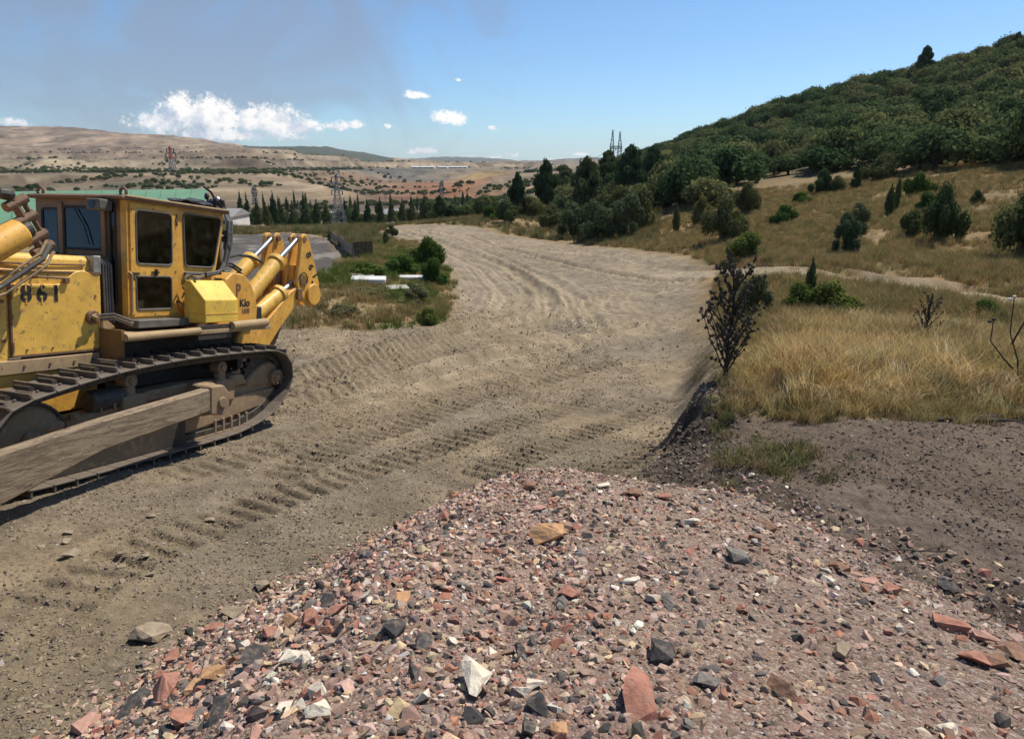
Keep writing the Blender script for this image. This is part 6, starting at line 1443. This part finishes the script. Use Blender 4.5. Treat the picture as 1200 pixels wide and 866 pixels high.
# cat-head pylon on the hill
v = W(721, 190, 345); g = gh1(v.x, v.y); o5 = empty('power_pylon', (v.x, v.y, min(g, v.z))); tag(o5, 'twin peaked lattice pylon rising above the wooded ridge', 'pylon'); k = 345 / FPX
zb, zc, zt = [W(721, yy, 345).z - o5.location.z for yy in (186, 172, 153)]
for s, ztop in ((-1, 1.), (1, .9)):
    lg = MB()
    for c in (-1, 1):
        for e in (-1, 1):
            x0 = s * 4.6 * k + c * 2.0 * k; lg.tube([(x0, e * .5, 0), (x0, e * .5, zc)], .22, 4); lg.tube([(x0, e * .5, zc), (s * 4 * k, 0, zc + (zt - zc) * ztop)], .2, 4)
        for i in range(6): z0_, z1_ = zc * i / 6, zc * (i + 1) / 6; lg.tube([(s * 4.6 * k - c * 2.0 * k, 0, z0_), (s * 4.6 * k + c * 2.0 * k, 0, z1_)], .12, 3)
        for i in range(4): t = i / 4; w__ = 2.0 * k * (1 - t); z0_ = zc + (zt - zc) * ztop * t; z1_ = zc + (zt - zc) * ztop * (t + .25); lg.tube([(s * 4.6 * k - c * w__, 0, z0_), (s * 4.6 * k + c * w__ * .75, 0, z1_)], .12, 3)
    lg.build('mast', M['lattice'], o5)['kind'] = 'stuff'
bm_ = MB()
for z in (zc, zc - 2.2 * k):
    for e in (-1, 1): bm_.tube([(-6.5 * k, e * .5, z), (6.5 * k, e * .5, z)], .28, 4)
for i in range(9): xx = (-6.5 + 13 * i / 9) * k; bm_.tube([(xx, 0, zc), (xx + .7 * k, 0, zc - 2.2 * k), (xx + 1.44 * k, 0, zc)], .08, 3)
bm_.build('crossbeam', M['lattice'], o5)['kind'] = 'stuff'
for i, xx in enumerate((-6, 0, 6)):
    MB().cyl((xx * k, 0, zc - 2.2 * k), (xx * k, 0, zc - 4 * k), .28, seg=6).build('insulator', M['dark'], o5); a = Vector(o5.location) + Vector((xx * k, 0, zc - 4 * k))
    wires(o5, a, W(585 + 8 * i, 196 + i * 2, 900), 14, .09); wires(o5, a, W(860 + 14 * i, 162 - 3 * i, 240), 5, .045)
# utility poles by the far road
for px, b_, t_, d in ((352, 268, 236, 150), (453, 264, 222, 190), (498, 262, 236, 170), (480, 263, 243, 150), (558, 258, 240, 150)):
    v = on_ground(px, b_, d); H = W(px, t_, d).z - v.z; o = empty('utility_pole', v); tag(o, {352: 'thin grey pole left of the lattice pylon', 453: 'tall thin pole above the dark spruces', 498: 'grey pole near the right end of the spruce row', 480: 'short pole among the spruces', 558: 'thin pole above the green belt'}[px], 'pole')
    MB().cyl((0, 0, -1), (0, 0, H), .13, .08, 8).build('pole', M['lattice'], o); MB().box((-.7, -.05, H * .93), (.7, .05, H * .93 + .1)).build('crossarm', M['lattice'], o)
# black netting fence by the grey yard
def _net(n, b, o):
    v = n.add('ShaderNodeTexCoord').outputs['Object']; br = n.noise(v, 6, 4, .6)
    tr = n.add('ShaderNodeBsdfTransparent'); df = n.add('ShaderNodeBsdfDiffuse'); df.inputs[0].default_value = (.018, .018, .018, 1)
    mx = n.add('ShaderNodeMixShader'); n.link(n.mapr(br, .3, .7, .45, .85), mx.inputs[0]); n.link(tr.outputs[0], mx.inputs[1]); n.link(df.outputs[0], mx.inputs[2]); n.link(mx.outputs[0], o.inputs[0])
M['net'] = mat('black_shade_netting', _net)
fe = empty('netting_fence', W(414, 306, 33)); tag(fe, 'black shade netting fence beside the grey yard', 'fence')
def gp(px, py): x, y, t = cast_smooth(px, py); return Vector((x, y, gh1(x, y)))
fl = [gp(386, 277), gp(397, 287), gp(414, 306), gp(437, 302)]; F0 = Vector(fe.location)
for i, (a, b) in enumerate(zip(fl[:-1], fl[1:])):
    h_ = Vector((0, 0, (.5, .6)[i] if i < 2 else .8)); n_ = (b - a).cross(Vector((0, 0, 1))).normalized() * .01; vs = [a, b, b + h_, a + h_]
    MB().add([q - F0 - n_ for q in vs] + [q - F0 + n_ for q in vs], [(0, 1, 2, 3), (7, 6, 5, 4), (0, 4, 5, 1), (1, 5, 6, 2), (2, 6, 7, 3), (3, 7, 4, 0)]).build('netting', M['net'] if i == 2 else M['dark'], fe)
for p in fl: MB().cyl(p - F0 - Vector((0, 0, .2)), p - F0 + Vector((0, 0, .8)), .03, seg=8).build('fence_post', M['hose'], fe)
# white slabs on the verge
def slab(px, py, wp, dp, th, rz, label, m='white'):
    x, y, t = cast_smooth(px, py); k = t / FPX; o = MB().box((-wp * k / 2, -dp / 2, 0), (wp * k / 2, dp / 2, th)).build('concrete_slab', M[m], None, .02); o.location = (x, y, gh1(x, y) + .06); o.rotation_euler = (R_(7), .03, rz); tag(o, label, 'slab')
slab(432, 332, 40, .5, .16, .1, 'long white concrete slab on the verge, nearest the bulldozer'); slab(482, 329, 36, .35, .12, .15, 'white slab below the green weeds, right one'); slab(462, 340, 34, .5, .05, .45, 'flat broken slab lying in front of the other two', 'concrete'); slab(425, 326, 26, .3, .10, .2, 'partly hidden pale slab in the leafy weeds', 'concrete')
# distant haze
hz = MB().box((-9100, -9100, -420), (9100, 9100, 260)).build('haze', M['white'], None); hz.data.materials.clear()
hm = bpy.data.materials.new('haze'); hm.use_nodes = True; hn = NT(hm.node_tree); hn.n.clear(); ho = hn.add('ShaderNodeOutputMaterial'); hv = hn.add('ShaderNodeVolumePrincipled')
hv.inputs['Color'].default_value = (.86, .92, 1, 1); hv.inputs['Density'].default_value = 6e-5; hv.inputs['Anisotropy'].default_value = .2; hn.link(hv.outputs[0], ho.inputs['Volume'])
hz.data.materials.append(hm); hz['kind'] = 'stuff'; hz['label'] = 'pale air haze over the valley'
